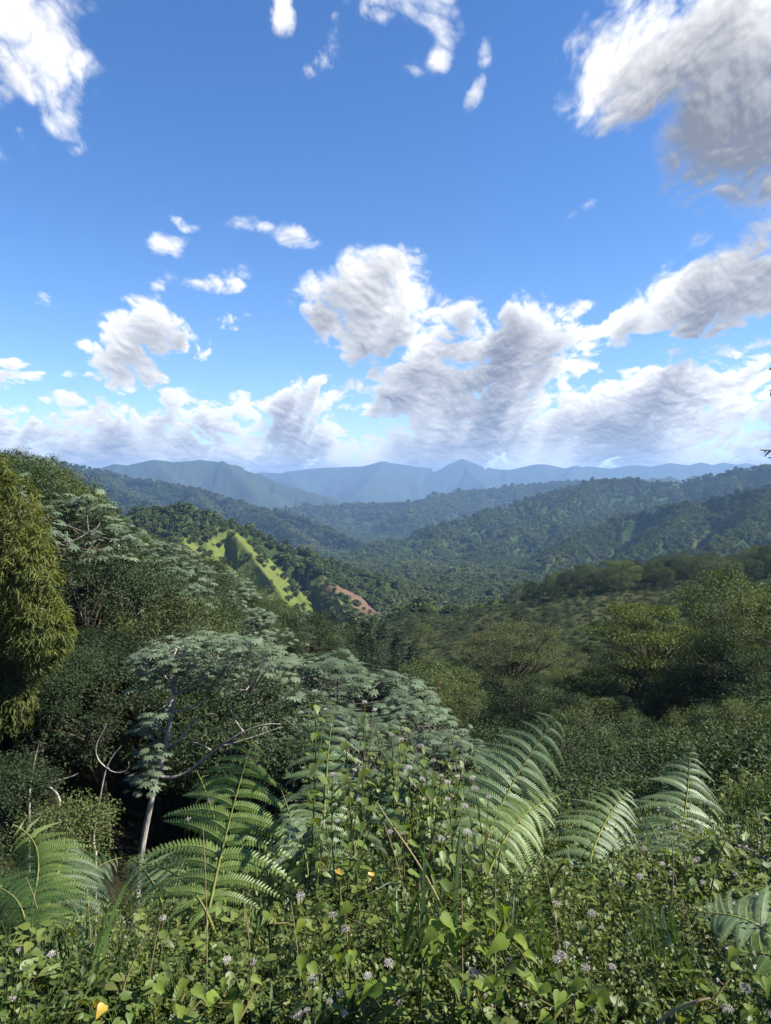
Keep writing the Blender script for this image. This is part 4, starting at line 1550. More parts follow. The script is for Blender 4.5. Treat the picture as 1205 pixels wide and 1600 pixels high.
def basis(y, z):
    m = frames(np.array([y]), np.array([z]), np.array([1.0]))[0]
    return m


def frond(parent, base, pts, width, kind='green', pairs=17, face=(0, -0.8, 0.6), var=(0, 1), prof=0.36, rise=(14, 48)):
    """A frond along photograph points pts (px, py, d), root first; width = longest pinna in pixels."""
    lean = 0.17 * np.linspace(-0.15, 1, len(pts)) ** 1 * np.mean([p[2] for p in pts]) * 0.75
    P = np.array([W3(p[0], p[1], p[2] + l) for p, l in zip(pts, lean)]) - base
    t = np.linspace(0, 1, len(P))
    deg = min(3, len(P) - 1)
    pf = [np.polyfit(t, P[:, i], deg) for i in range(3)]
    tt = np.linspace(0, 1, 22)
    q = np.stack([np.polyval(f, tt) for f in pf], 1)
    mb = MB()
    ln = np.linalg.norm(np.diff(q, axis=0), axis=1).sum()
    mb.tube(q, np.linspace(0.0075, 0.0018, 22) * (0.7 + 0.4 * ln), 5, 0.8)
    fo = link('frond', mb.mesh('frond', M_RACHIS, True), parent)
    dm = np.mean([p[2] for p in pts])
    Wm = width * dm / FPX
    N0 = np.array(face, float)
    for i in range(pairs):
        u = 0.16 + 0.835 * (i / (pairs - 1)) ** 0.88
        pos = np.array([np.polyval(f, u) for f in pf])
        T = np.array([np.polyval(f, u + 0.01) - np.polyval(f, u - 0.01) for f in pf])
        T /= np.linalg.norm(T)
        N = N0 - T * (N0 @ T)
        N /= np.linalg.norm(N)
        S = np.cross(T, N)
        w = (u / prof) ** 0.35 if u < prof else max(0.05, 1 - ((u - prof) / (1.02 - prof)) ** 1.35)
        for s in (-1, 1):
            L = Wm * w * rnd.uniform(0.9, 1.08)
            th = math.radians(rise[0] + (rise[1] - rise[0]) * u ** 1.5 + rnd.uniform(-6, 6))
            y = S * s * math.cos(th) + T * math.sin(th) + N * rnd.uniform(-0.05, 0.22)
            m = basis(y, N + RNG.normal(size=3) * 0.10)
            # right side: local +x runs to the root; left side mirrored mesh bends there too
            me = PINNA[kind, rnd.choice(var)][0 if s > 0 else 1]
            po = link('pinna', me, fo)
            M = Matrix.Identity(4)
            for r in range(3):
                for c in range(3):
                    M[r][c] = m[r, c] * L * (1.0 if c != 0 else min(1.3, max(0.9, 0.30 / L * 0.9)))
                M[r][3] = pos[r]
            po.matrix_local = M
    return fo


def fern(label, fronds, group='ferns in the foreground'):
    p0 = fronds[0]['pts'][0]
    b = W3(*p0)
    base = np.array([b[0], b[1], float(gz(b[0], b[1])[0])])
    o = empty('fern', tuple(base))
    tag(o, label, 'fern', group)
    for f in fronds:
        f = dict(f)
        pts = f.pop('pts')
        frond(o, base, pts, f.pop('width'), **f)
    return o


F = dict
FERNS = [
    ('tall bright arching fern frond left of centre, below the white-trunked tree', [
        F(pts=[(318, 1480, 3.75), (332, 1400, 3.8), (352, 1305, 3.8), (375, 1225, 3.75), (397, 1147, 3.6)], width=125, pairs=16, var=(1, 1, 0), kind='green', face=(0.05, -0.72, 0.70), prof=0.42, rise=(20, 32)),
        F(pts=[(352, 1440, 3.9), (345, 1330, 4.0), (330, 1260, 4.0), (308, 1205, 3.9)], width=60, pairs=11, var=(1,), kind='green', face=(-0.4, -0.6, 0.66)),
        F(pts=[(340, 1470, 3.7), (300, 1390, 3.8), (250, 1355, 3.9), (195, 1350, 3.9)], width=62, pairs=14, var=(0, 1), kind='green', face=(0, -0.35, 0.93))]),
    ('tall narrow pale fern frond rising among the flowering weeds in the centre', [
        F(pts=[(505, 1400, 4.6), (506, 1300, 4.6), (512, 1190, 4.6), (524, 1090, 4.5)], width=72, pairs=18, var=(0, 1), kind='silver', face=(0.05, -0.85, 0.5), prof=0.5, rise=(10, 35)),
        F(pts=[(530, 1390, 4.7), (575, 1280, 4.7), (615, 1210, 4.6), (640, 1165, 4.5)], width=62, pairs=13, var=(0, 2), kind='silver', face=(-0.2, -0.75, 0.6)),
        F(pts=[(500, 1400, 4.4), (470, 1330, 4.3), (455, 1280, 4.2), (440, 1235, 4.2)], width=55, pairs=12, var=(1,), kind='silver', face=(-0.2, -0.6, 0.75))]),
    ('dark drooping fern frond in the shade right of the tall bright fern', [
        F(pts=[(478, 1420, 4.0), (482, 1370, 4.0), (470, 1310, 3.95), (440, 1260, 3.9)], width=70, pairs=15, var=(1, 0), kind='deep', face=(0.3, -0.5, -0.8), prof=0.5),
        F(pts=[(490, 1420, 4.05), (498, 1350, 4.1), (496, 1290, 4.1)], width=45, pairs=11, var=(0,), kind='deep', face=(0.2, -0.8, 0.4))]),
    ('tall silvery fern frond leaning right, beyond the flowering weeds', [
        F(pts=[(735, 1400, 4.2), (765, 1300, 4.25), (815, 1200, 4.25), (888, 1102, 4.1)], width=98, pairs=19, var=(1, 0), kind='silver', face=(0.35, -0.55, 0.72), prof=0.45, rise=(5, 35)),
        F(pts=[(745, 1400, 4.3), (762, 1310, 4.35), (778, 1240, 4.3), (790, 1190, 4.2)], width=70, pairs=14, var=(1, 0), kind='silver', face=(0.2, -0.7, 0.6)),
        F(pts=[(750, 1400, 4.0), (790, 1310, 4.0), (830, 1265, 3.95), (880, 1240, 3.9)], width=64, pairs=14, var=(1, 0), kind='green', face=(0.2, -0.5, 0.85))]),
    ('upright silvery fern with feathery fronds at right', [
        F(pts=[(1045, 1400, 4.6), (1062, 1320, 4.6), (1074, 1240, 4.6), (1078, 1168, 4.5)], width=82, pairs=18, var=(0, 1), kind='silver', face=(0.0, -0.8, 0.6), prof=0.45, rise=(8, 35)),
        F(pts=[(1050, 1400, 4.4), (1030, 1320, 4.3), (1010, 1280, 4.2)], width=55, pairs=12, var=(1,), kind='silver', face=(-0.3, -0.5, 0.8)),
        F(pts=[(1055, 1400, 4.3), (1090, 1330, 4.25), (1100, 1290, 4.2)], width=48, pairs=11, var=(1,), kind='silver', face=(0.3, -0.5, 0.8))]),
    ('small silvery fern left of the upright fern at right', [
        F(pts=[(910, 1400, 4.3), (930, 1320, 4.3), (958, 1265, 4.3), (988, 1232, 4.2)], width=66, pairs=15, var=(0, 1), kind='silver', face=(0.1, -0.6, 0.8)),
        F(pts=[(925, 1420, 4.1), (960, 1350, 4.1), (990, 1325, 4.05)], width=46, pairs=11, var=(0, 1), kind='silver', face=(0.1, -0.4, 0.9))]),
    ('dense dark fern cluster with drooping fronds at the left edge', [
        F(pts=[(40, 1520, 3.6), (50, 1420, 3.7), (60, 1340, 3.7), (20, 1288, 3.5)], width=92, pairs=15, var=(1,), kind='green', face=(-0.3, -0.5, 0.8)),
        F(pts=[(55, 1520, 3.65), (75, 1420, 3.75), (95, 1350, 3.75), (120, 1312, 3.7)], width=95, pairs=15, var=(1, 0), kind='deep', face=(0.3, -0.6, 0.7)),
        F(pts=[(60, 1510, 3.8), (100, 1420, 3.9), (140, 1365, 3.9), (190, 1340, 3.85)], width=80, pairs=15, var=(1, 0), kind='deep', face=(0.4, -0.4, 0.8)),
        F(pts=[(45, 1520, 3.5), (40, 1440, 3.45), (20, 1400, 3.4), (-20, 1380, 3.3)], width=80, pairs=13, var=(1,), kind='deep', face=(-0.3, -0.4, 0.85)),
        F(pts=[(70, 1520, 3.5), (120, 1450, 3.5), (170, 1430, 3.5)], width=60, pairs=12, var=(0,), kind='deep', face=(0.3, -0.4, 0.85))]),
    ('spreading light fern between the left fern cluster and the tall bright fern', [
        F(pts=[(262, 1450, 4.4), (245, 1390, 4.5), (222, 1355, 4.5), (200, 1338, 4.5)], width=62, pairs=14, var=(0, 1), kind='silver', face=(-0.1, -0.5, 0.85)),
        F(pts=[(270, 1450, 4.4), (275, 1380, 4.5), (290, 1345, 4.5)], width=52, pairs=12, var=(0,), kind='green', face=(0.2, -0.6, 0.75))]),
    ('small hanging fern frond over the dark gap below the leaning fern', [
        F(pts=[(880, 1350, 3.6), (866, 1372, 3.55), (860, 1400, 3.5), (858, 1440, 3.5)], width=30, pairs=13, var=(2,), kind='silver', face=(0.1, -0.95, 0.2))]),
    ('broad blue-green fern at the lower right edge', [
        F(pts=[(1260, 1520, 2.9), (1200, 1455, 2.9), (1140, 1430, 2.85), (1075, 1425, 2.8)], width=85, pairs=14, var=(2, 0), kind='silver', face=(0, -0.4, 0.9)),
        F(pts=[(1290, 1560, 2.8), (1225, 1500, 2.75), (1165, 1490, 2.7), (1110, 1500, 2.65)], width=80, pairs=14, var=(2, 0), kind='green', face=(0, -0.4, 0.9)),
        F(pts=[(1270, 1480, 3.1), (1200, 1410, 3.1), (1150, 1385, 3.1)], width=70, pairs=12, var=(2, 0), kind='green', face=(0, -0.5, 0.85))]),
    ('dark low fern hanging in the shade at bottom right', [
        F(pts=[(1085, 1480, 2.9), (1050, 1500, 2.85), (1010, 1530, 2.8), (985, 1580, 2.75)], width=85, pairs=13, var=(0,), kind='deep', face=(0, -0.7, 0.7)),
        F(pts=[(1070, 1450, 3.0), (1030, 1455, 2.95), (990, 1480, 2.9), (965, 1505, 2.9)], width=48, pairs=11, var=(2,), kind='silver', face=(0, -0.6, 0.8))]),
    ('little fern frond standing in front of the pale grove, right of the narrow frond', [
        F(pts=[(655, 1370, 5.0), (668, 1290, 5.0), (690, 1240, 5.0), (715, 1205, 4.9)], width=48, pairs=12, var=(0,), kind='green', face=(0.2, -0.7, 0.6))]),
]
for lab, fr in FERNS:
    fern(lab, fr)

# ------------------------------------------------------------------ flowering weeds
def one_leaf(name, tv, tf, mat):
    mb = MB()
    mb.add(tv, tris=tf, r3=0.5)
    mb.tube([(0, -0.22, 0.02), (0, 0, 0)], 0.012, 3, 0.3)
    return mb.mesh(name, mat, True)


def leaf_variants(name, tv, tf, mat, n=3):
    out = []
    for i in range(n):
        v = tv.copy()
        v[:, 0] *= RNG.uniform(0.85, 1.15)
        v[:, 2] = v[:, 2] * RNG.uniform(0.6, 1.6) - RNG.uniform(0.0, 0.25) * v[:, 1] ** 2
        v[:, :1] += RNG.normal(size=(len(v), 1)) * 0.018
        mb = MB()
        mb.add(v, tris=tf, r3=0.15 + 0.7 * i / max(1, n - 1))
        mb.tube([(0, -0.22, 0.02), (0, 0, 0)], 0.012, 3, 0.3)
        out.append(mb.mesh(name, mat, True))
    return out


LV_WEED = leaf_variants('leaf', OVATE_V, OVATE_F, M_WEED, 4)
LV_VINE = leaf_variants('leaf', HEART_V, HEART_F, M_VINE, 4)
LV_HERB = leaf_variants('leaf', OVATE_V, OVATE_F, M_HERB, 3)
LV_YEL = leaf_variants('leaf', HEART_V * np.array([1.15, 0.8, 0.5]), HEART_F, M_YELLOW, 1)


def flower_mesh(seed, n=26, r=0.5):
    """A flat-topped cluster of small fuzzy flower heads, about unit wide."""
    rg = np.random.default_rng(700 + seed)
    mb = MB()
    for i in range(n):
        a, q = i * 2.4, r * math.sqrt((i + 0.5) / n)
        c = np.array([math.cos(a) * q, math.sin(a) * q, 0.10 * (1 - (q / r) ** 2) + rg.normal() * 0.04])
        mb.tube([c * np.array([0.25, 0.25, 0]) + np.array([0, 0, -0.35]), c + np.array([0, 0, -0.05])], 0.008, 3, 0.0)
        m = 9
        d = unit(rg.normal(size=(m, 3)) * np.array([0.6, 0.6, 0.3]) + np.array([0, 0, 0.8]))
        mb.scatter(LEAF_V * np.array([0.55, 1, 0.5]), LEAF_F, frames(d, rg.normal(size=(m, 3)), np.full(m, 0.17)), np.repeat(c[None], m, 0), np.clip(rg.random(m), 0, 1))
    return mb.mesh('flower_head', M_FLOWER)


FLW = [flower_mesh(i) for i in range(3)]


def put(name, me, parent, pos, y, z, s):
    o = link(name, me, parent)
    m = basis(y, z) * s
    M = Matrix.Identity(4)
    for r in range(3):
        for c in range(3):
            M[r][c] = m[r, c]
        M[r][3] = pos[r]
    o.matrix_local = M
    return o


def weed(px, py, d, label, heads=3, leaf=0.075, pairs=6, lean=None, drop=0.95):
    leaf, pairs, heads = leaf * 0.95, pairs + 5, min(heads, rnd.choice((1, 2, 2, 3)))
    """A flowering weed whose top stands at photograph pixel (px, py)."""
    top = W3(px, py, d)
    lx = rnd.uniform(-0.10, 0.10) if lean is None else lean
    bx, by = top[0] - lx, top[1] + rnd.uniform(-0.05, 0.1)
    bz = float(gz(bx, by)[0])
    bz = max(bz, top[2] - 1.15)
    base = np.array([bx, by, bz])
    o = empty('flowering_weed', tuple(base))
    tag(o, label, 'weed', 'flowering weeds in the foreground')
    t = top - base
    st = curve_pts((0, 0, -0.05), t, 9, (rnd.uniform(-0.05, 0.05), rnd.uniform(-0.04, 0.04), 0))
    mb = MB()
    mb.tube(st, np.linspace(0.0065, 0.0025, 9), 5)
    tips = [t]
    for i in range(max(0, heads - 1)):
        a = i * 2.4 + rnd.random()
        k = st[5 + i % 3]
        e = t + np.array([math.cos(a) * rnd.uniform(0.05, 0.12), math.sin(a) * rnd.uniform(0.05, 0.12), rnd.uniform(-0.12, -0.01)])
        mb.tube(curve_pts(k, e, 4, (0, 0, -0.02)), np.linspace(0.0035, 0.0018, 4), 4)
        tips.append(e)
    link('stem', mb.mesh('stem', M_STEM, True), o)
    for i in range(pairs):
        u = 0.25 + 0.70 * i / max(1, pairs - 1)
        p = np.array([np.interp(u, np.linspace(0, 1, 9), st[:, c]) for c in range(3)])
        a0 = i * 1.57 + rnd.uniform(-0.4, 0.4)
        for s in (0, math.pi):
            a = a0 + s
            y = np.array([math.cos(a), math.sin(a), rnd.uniform(-drop, 0.05)])
            z = np.array([0.2 * math.cos(a), 0.2 * math.sin(a), 1.0]) + RNG.normal(size=3) * 0.2
            L = leaf * (1.15 - 0.5 * u) * rnd.uniform(0.8, 1.25)
            put('leaf', rnd.choice(LV_WEED), o, p + unit(y) * L * 0.22, y, z, L)
    for i, e in enumerate(tips[:heads]):
        put('flower_head', rnd.choice(FLW), o, e, np.array([1, 0.2, 0.1]) + RNG.normal(size=3) * 0.15, np.array([0.1, -0.25, 1.0]), rnd.uniform(0.022, 0.042))
    return o


WEEDS = [
    (492, 1080, 4.1, 'tallest flowering weed, beside the tip of the tall narrow fern frond', 3, 0.09, 7),
    (570, 1097, 4.2, 'second tallest flowering weed, right of the narrow fern frond tip', 3, 0.09, 7),
    (540, 1140, 3.9, 'leafy weed in front of the narrow fern frond', 1, 0.10, 7),
    (612, 1148, 4.3, 'slender flowering weed between the narrow frond and the cluster of weeds', 2, 0.08, 6),
    (658, 1166, 4.0, 'flowering weed with hanging yellow-green leaves right of centre', 4, 0.10, 7),
    (640, 1200, 3.8, 'flowering weed just below the hanging-leaved weed', 4, 0.09, 6),
    (722, 1198, 4.1, 'flowering weed nearest the dark gap left of the leaning fern', 3, 0.09, 6),
    (690, 1212, 4.2, 'pale-topped weed between the hanging-leaved weed and the dark gap', 3, 0.08, 6),
    (742, 1232, 4.0, 'flowering weed at the root of the leaning fern frond', 3, 0.08, 6),
    (700, 1248, 3.7, 'broad white-topped weed right of centre', 5, 0.09, 6),
    (560, 1250, 3.8, 'small flowering weed below the narrow fern frond', 3, 0.07, 5),
    (520, 1210, 4.0, 'brownish-topped weed left of the narrow fern frond', 3, 0.08, 6),
    (505, 1285, 3.7, 'flowering weed above the dark drooping fern frond', 2, 0.07, 5),
    (330, 1250, 4.3, 'thin weed with one seed head in front of the white trunk', 1, 0.06, 5),
    (295, 1280, 4.3, 'thin leafy weed left of the tall bright fern', 1, 0.06, 6),
    (610, 1300, 3.5, 'flowering weed in the centre of the foreground tangle', 2, 0.08, 6),
    (690, 1310, 3.4, 'flowering weed with pink tinged head right of centre', 3, 0.08, 5),
    (730, 1300, 3.5, 'flowering weed left of the leaning fern stalk', 2, 0.08, 5),
    (470, 1400, 3.1, 'lilac-headed weed below the dark drooping frond', 2, 0.07, 5),
    (520, 1430, 2.95, 'low flowering weed in the lower centre', 2, 0.07, 5),
    (255, 1435, 3.0, 'flowering weed under the spreading light fern', 3, 0.07, 5),
    (355, 1500, 2.7, 'bluish-white weed head low at left of centre', 2, 0.08, 5),
    (490, 1530, 2.55, 'white-headed weed near the bottom, left of centre', 4, 0.08, 5),
    (515, 1565, 2.5, 'white-headed weed at the bottom left of centre', 4, 0.08, 4),
    (608, 1505, 2.6, 'flowering weed left of the bright vine leaves', 3, 0.08, 5),
    (575, 1525, 2.6, 'small white-headed weed beside the one left of the vine', 2, 0.07, 4),
    (740, 1520, 2.6, 'lilac-headed weed just below the bright vine leaves', 3, 0.08, 4),
    (870, 1412, 3.2, 'lilac flowering weed below the small hanging frond', 3, 0.07, 5),
    (925, 1428, 3.1, 'pink-white weed head right of the small hanging frond', 4, 0.07, 5),
    (870, 1500, 2.7, 'white flowering weed low at right of centre', 3, 0.07, 5),
    (915, 1512, 2.7, 'white flowering weed beside the dark low fern', 3, 0.07, 5),
    (990, 1305, 4.2, 'white flowering weed beside the small silvery fern', 3, 0.07, 5),
    (1035, 1350, 3.9, 'lilac weed head below the upright silvery fern', 2, 0.07, 5),
    (1000, 1370, 3.7, 'pinkish weed head in the middle right tangle', 3, 0.07, 5),
    (1115, 1290, 4.1, 'leafy bright green weed right of the upright silvery fern', 0, 0.13, 5),
    (1085, 1345, 4.0, 'white flowering weed at the left of the pale flower patch', 5, 0.06, 6),
    (1105, 1325, 4.3, 'white flowering weed at the back of the pale flower patch', 5, 0.06, 6),
    (1130, 1345, 4.1, 'white flowering weed in the middle of the pale flower patch', 5, 0.06, 6),
    (1150, 1365, 3.9, 'bright white weed head at the front of the pale flower patch', 4, 0.06, 6),
    (1165, 1325, 4.3, 'white flowering weed at the right of the pale flower patch', 5, 0.06, 6),
    (1200, 1350, 4.0, 'white flowering weed cut by the right edge', 4, 0.06, 6),
    (1100, 1380, 3.7, 'low white flowering weed under the pale flower patch', 4, 0.06, 5),
    (1165, 1545, 2.5, 'white weed head at the bottom right corner', 3, 0.07, 4),
    (30, 1485, 2.9, 'whitish weed at the left edge below the fern cluster', 4, 0.06, 5),
    (20, 1560, 2.55, 'whitish weed in the bottom left corner', 4, 0.06, 5),
]
for px, py, d, lab, hd, lf, pr in WEEDS:
    weed(px, py, d, lab, hd, lf, pr)

for i in range(38):
    weed(475 + 7.2 * i + rnd.uniform(-3, 3), rnd.uniform(1125, 1250), rnd.uniform(4.65, 5.3), 'flowerless leafy weed stem in the central thicket, %s from the left' % ordinal(i + 1), 0, 0.085, 6)
for i in range(14):
    weed(765 + 31 * i + rnd.uniform(-12, 12), rnd.uniform(1290, 1400), rnd.uniform(3.3, 4.6), 'flowerless leafy weed stem among the right-hand ferns, %s from the left' % ordinal(i + 1), 0, 0.07, 5)


# ------------------------------------------------------------------ vines, grass, fallen colours
def vine(label, leaves, d, size=0.13, lv=None):
    """A creeper: its leaf blades centred on photograph pixels."""
    lv = lv or LV_VINE
    if len(leaves) > 3:
        leaves = leaves + [(a + rnd.uniform(-26, 26), b + rnd.uniform(-20, 24)) for a, b in leaves]
    pts = np.array([W3(px, py, d + rnd.uniform(-0.12, 0.12)) for px, py in leaves])
    c = pts.mean(0)
    base = np.array([c[0], c[1] + 0.1, max(float(gz(c[0], c[1])[0]), c[2] - 0.6)])
    o = empty('climbing_vine', tuple(base))
    tag(o, label, 'vine', 'broad-leaved vines in the foreground')
    mb = MB()
    P = pts - base
    order = np.argsort(P[:, 0])
    line = np.concatenate([[np.array([P[order[0]][0], 0.1, -0.02])], P[order] - np.array([0, -0.03, 0.05])])
    mb.tube(line, 0.0035, 5)
    link('stem', mb.mesh('stem', M_STEM, True), o)
    for p in P:
        a = rnd.uniform(0, 6.28)
        y = np.array([math.cos(a), math.sin(a) - 0.3, rnd.uniform(-0.75, -0.1)])
        z = np.array([0, -0.45 if lv is LV_VINE else -1.6, 1.0]) + RNG.normal(size=3) * 0.22
        L = size * rnd.uniform(0.38, 0.78)
        put('leaf', rnd.choice(lv), o, p - unit(y) * L * 0.45, y, z, L)
    return o


vine('bright yellow-green vine with broad leaves low in the centre', [(672, 1462), (700, 1470), (690, 1488), (735, 1450), (765, 1448), (795, 1460), (780, 1475), (815, 1470), (720, 1465), (750, 1482), (660, 1490), (700, 1440), (770, 1430)], 2.55, 0.088)
vine('bright yellow-green vine below the first, at the bottom centre', [(735, 1545), (760, 1535), (790, 1520), (815, 1515), (830, 1530), (800, 1548), (775, 1560), (745, 1570), (850, 1545)], 2.45, 0.078)
vine('vine with single large leaves left of bottom centre', [(490, 1515), (545, 1500), (585, 1548), (560, 1560), (530, 1495), (610, 1560), (655, 1530), (625, 1545)], 2.5, 0.082)
vine('low vine in the bottom left of centre', [(250, 1545), (285, 1540), (310, 1550), (350, 1535), (330, 1560), (380, 1550), (400, 1530), (270, 1570), (365, 1575)], 2.5, 0.075)
vine('vine leaves on the ground cover right of the tall bright fern', [(430, 1415), (510, 1450), (425, 1430), (470, 1445), (540, 1420), (495, 1420), (580, 1440)], 2.9, 0.07)
vine('vine leaves in the lower right corner', [(1150, 1510), (1100, 1540), (1130, 1560), (1170, 1580), (1060, 1570), (1085, 1590), (1185, 1530)], 2.45, 0.07)
vine('vine at the bottom edge right of centre', [(880, 1560), (910, 1575), (940, 1560), (960, 1585), (850, 1585), (900, 1540)], 2.4, 0.07)
vine('single wrinkled yellow leaf in the bottom left corner', [(150, 1570), (158, 1578)], 2.45, 0.058, LV_YEL)
vine('small fallen orange-yellow leaf among the weeds in the centre', [(530, 1362)], 3.4, 0.04, LV_YEL)
vine('yellow leaf right of the fallen orange-yellow one', [(580, 1368)], 3.4, 0.045, LV_YEL)


def grass_tuft(px, py, d, n, h, label):
    b = W3(px, py, d)
    base = np.array([b[0], b[1], float(gz(b[0], b[1])[0])])
    o = empty('grass_tuft', tuple(base))
    tag(o, label, 'grass tuft', 'tufts of long grass in the foreground')
    for i in range(n):
        a = rnd.uniform(0, 6.28)
        L = h * rnd.uniform(0.7, 1.15)
        e = np.array([math.cos(a) * L * rnd.uniform(0.15, 0.5), math.sin(a) * L * rnd.uniform(0.1, 0.4), L * rnd.uniform(0.75, 1.0)])
        r = np.array([rnd.uniform(-0.06, 0.06), rnd.uniform(-0.06, 0.06), 0])
        t = np.linspace(0, 1, 8)
        c = (1 - t)[:, None] ** 2 * r + 2 * ((1 - t) * t)[:, None] * (r + np.array([0, 0, L * 0.85])) + (t ** 2)[:, None] * e
        w = 0.011 * np.sin(np.clip(t * 0.9 + 0.12, 0, 1) * math.pi) ** 0.6 * (1 - 0.6 * t) + 0.001
        sd = unit(np.cross(c[-1] - c[0], (0, 0.3, 1.0)))
        V = np.concatenate([c - sd * w[:, None], c + np.array([0, 0, -0.004]), c + sd * w[:, None]])
        q = [(k, k + 1, k + 9, k + 8) for k in range(7)] + [(k + 8, k + 9, k + 17, k + 16) for k in range(7)]
        mb = MB()
        mb.add(V, quads=q, r4=rnd.random())
        link('blade', mb.mesh('blade', M_GRASS, True), o)


grass_tuft(640, 1480, 3.0, 14, 0.75, 'tuft of long strap-like grass blades left of the bright vine')
grass_tuft(690, 1470, 3.1, 9, 0.85, 'tall grass blades directly above the bright vine')
grass_tuft(785, 1470, 3.1, 12, 0.75, 'tuft of grass blades right of the bright vine')
grass_tuft(855, 1500, 2.9, 10, 0.6, 'tuft of grass below the small hanging frond')
grass_tuft(130, 1560, 2.8, 9, 0.8, 'tuft of grass blades below the left fern cluster')


def stalk(pts, d, r, label):
    b = W3(pts[0][0], pts[0][1], d)
    base = np.array([b[0], b[1], float(gz(b[0], b[1])[0])])
    q = px_line(pts, d, base)
    q = np.concatenate([[np.array([q[0][0], q[0][1], min(q[0][2] - 0.05, 0.0)])], q])
    mb = MB()
    mb.tube(q, np.linspace(r, r * 0.5, len(q)), 5)
    o = link('dry_stalk', mb.mesh('dry_stalk', M_DRY, True), None, tuple(base))
    tag(o, label, 'stalk', 'dry stalks in the foreground')


stalk([(705, 1450), (660, 1360), (620, 1300), (590, 1255)], 3.3, 0.006, 'long dry stalk leaning left through the centre tangle')
stalk([(655, 1380), (672, 1330), (690, 1290)], 3.3, 0.004, 'short dry twig crossing the long leaning stalk')
stalk([(1042, 1460), (1050, 1400), (1052, 1340), (1045, 1300)], 3.4, 0.005, 'upright dry stalk below the upright silvery fern')
stalk([(190, 1560), (205, 1510), (225, 1470), (232, 1445)], 2.7, 0.004, 'thin dry stem low at left')
stalk([(830, 1360), (845, 1330), (860, 1300)], 3.9, 0.004, 'thin dry stem at the foot of the leaning fern')
for i in range(14):
    x0, y0, dd = 60 + 80 * i + rnd.uniform(-25, 25), rnd.uniform(1440, 1590), rnd.uniform(2.5, 3.6)
    dx, dy = rnd.uniform(-50, 50), rnd.uniform(90, 190)
    stalk([(x0, y0), (x0 + dx * 0.35, y0 - dy * 0.5), (x0 + dx, y0 - dy)], dd, 0.0026, 'fine dry stem in the foreground herbs, %s from the left' % ordinal(i + 1))
stalk([(1030, 1600), (1060, 1575), (1110, 1560)], 2.4, 0.008, 'dry stick lying at the bottom right')


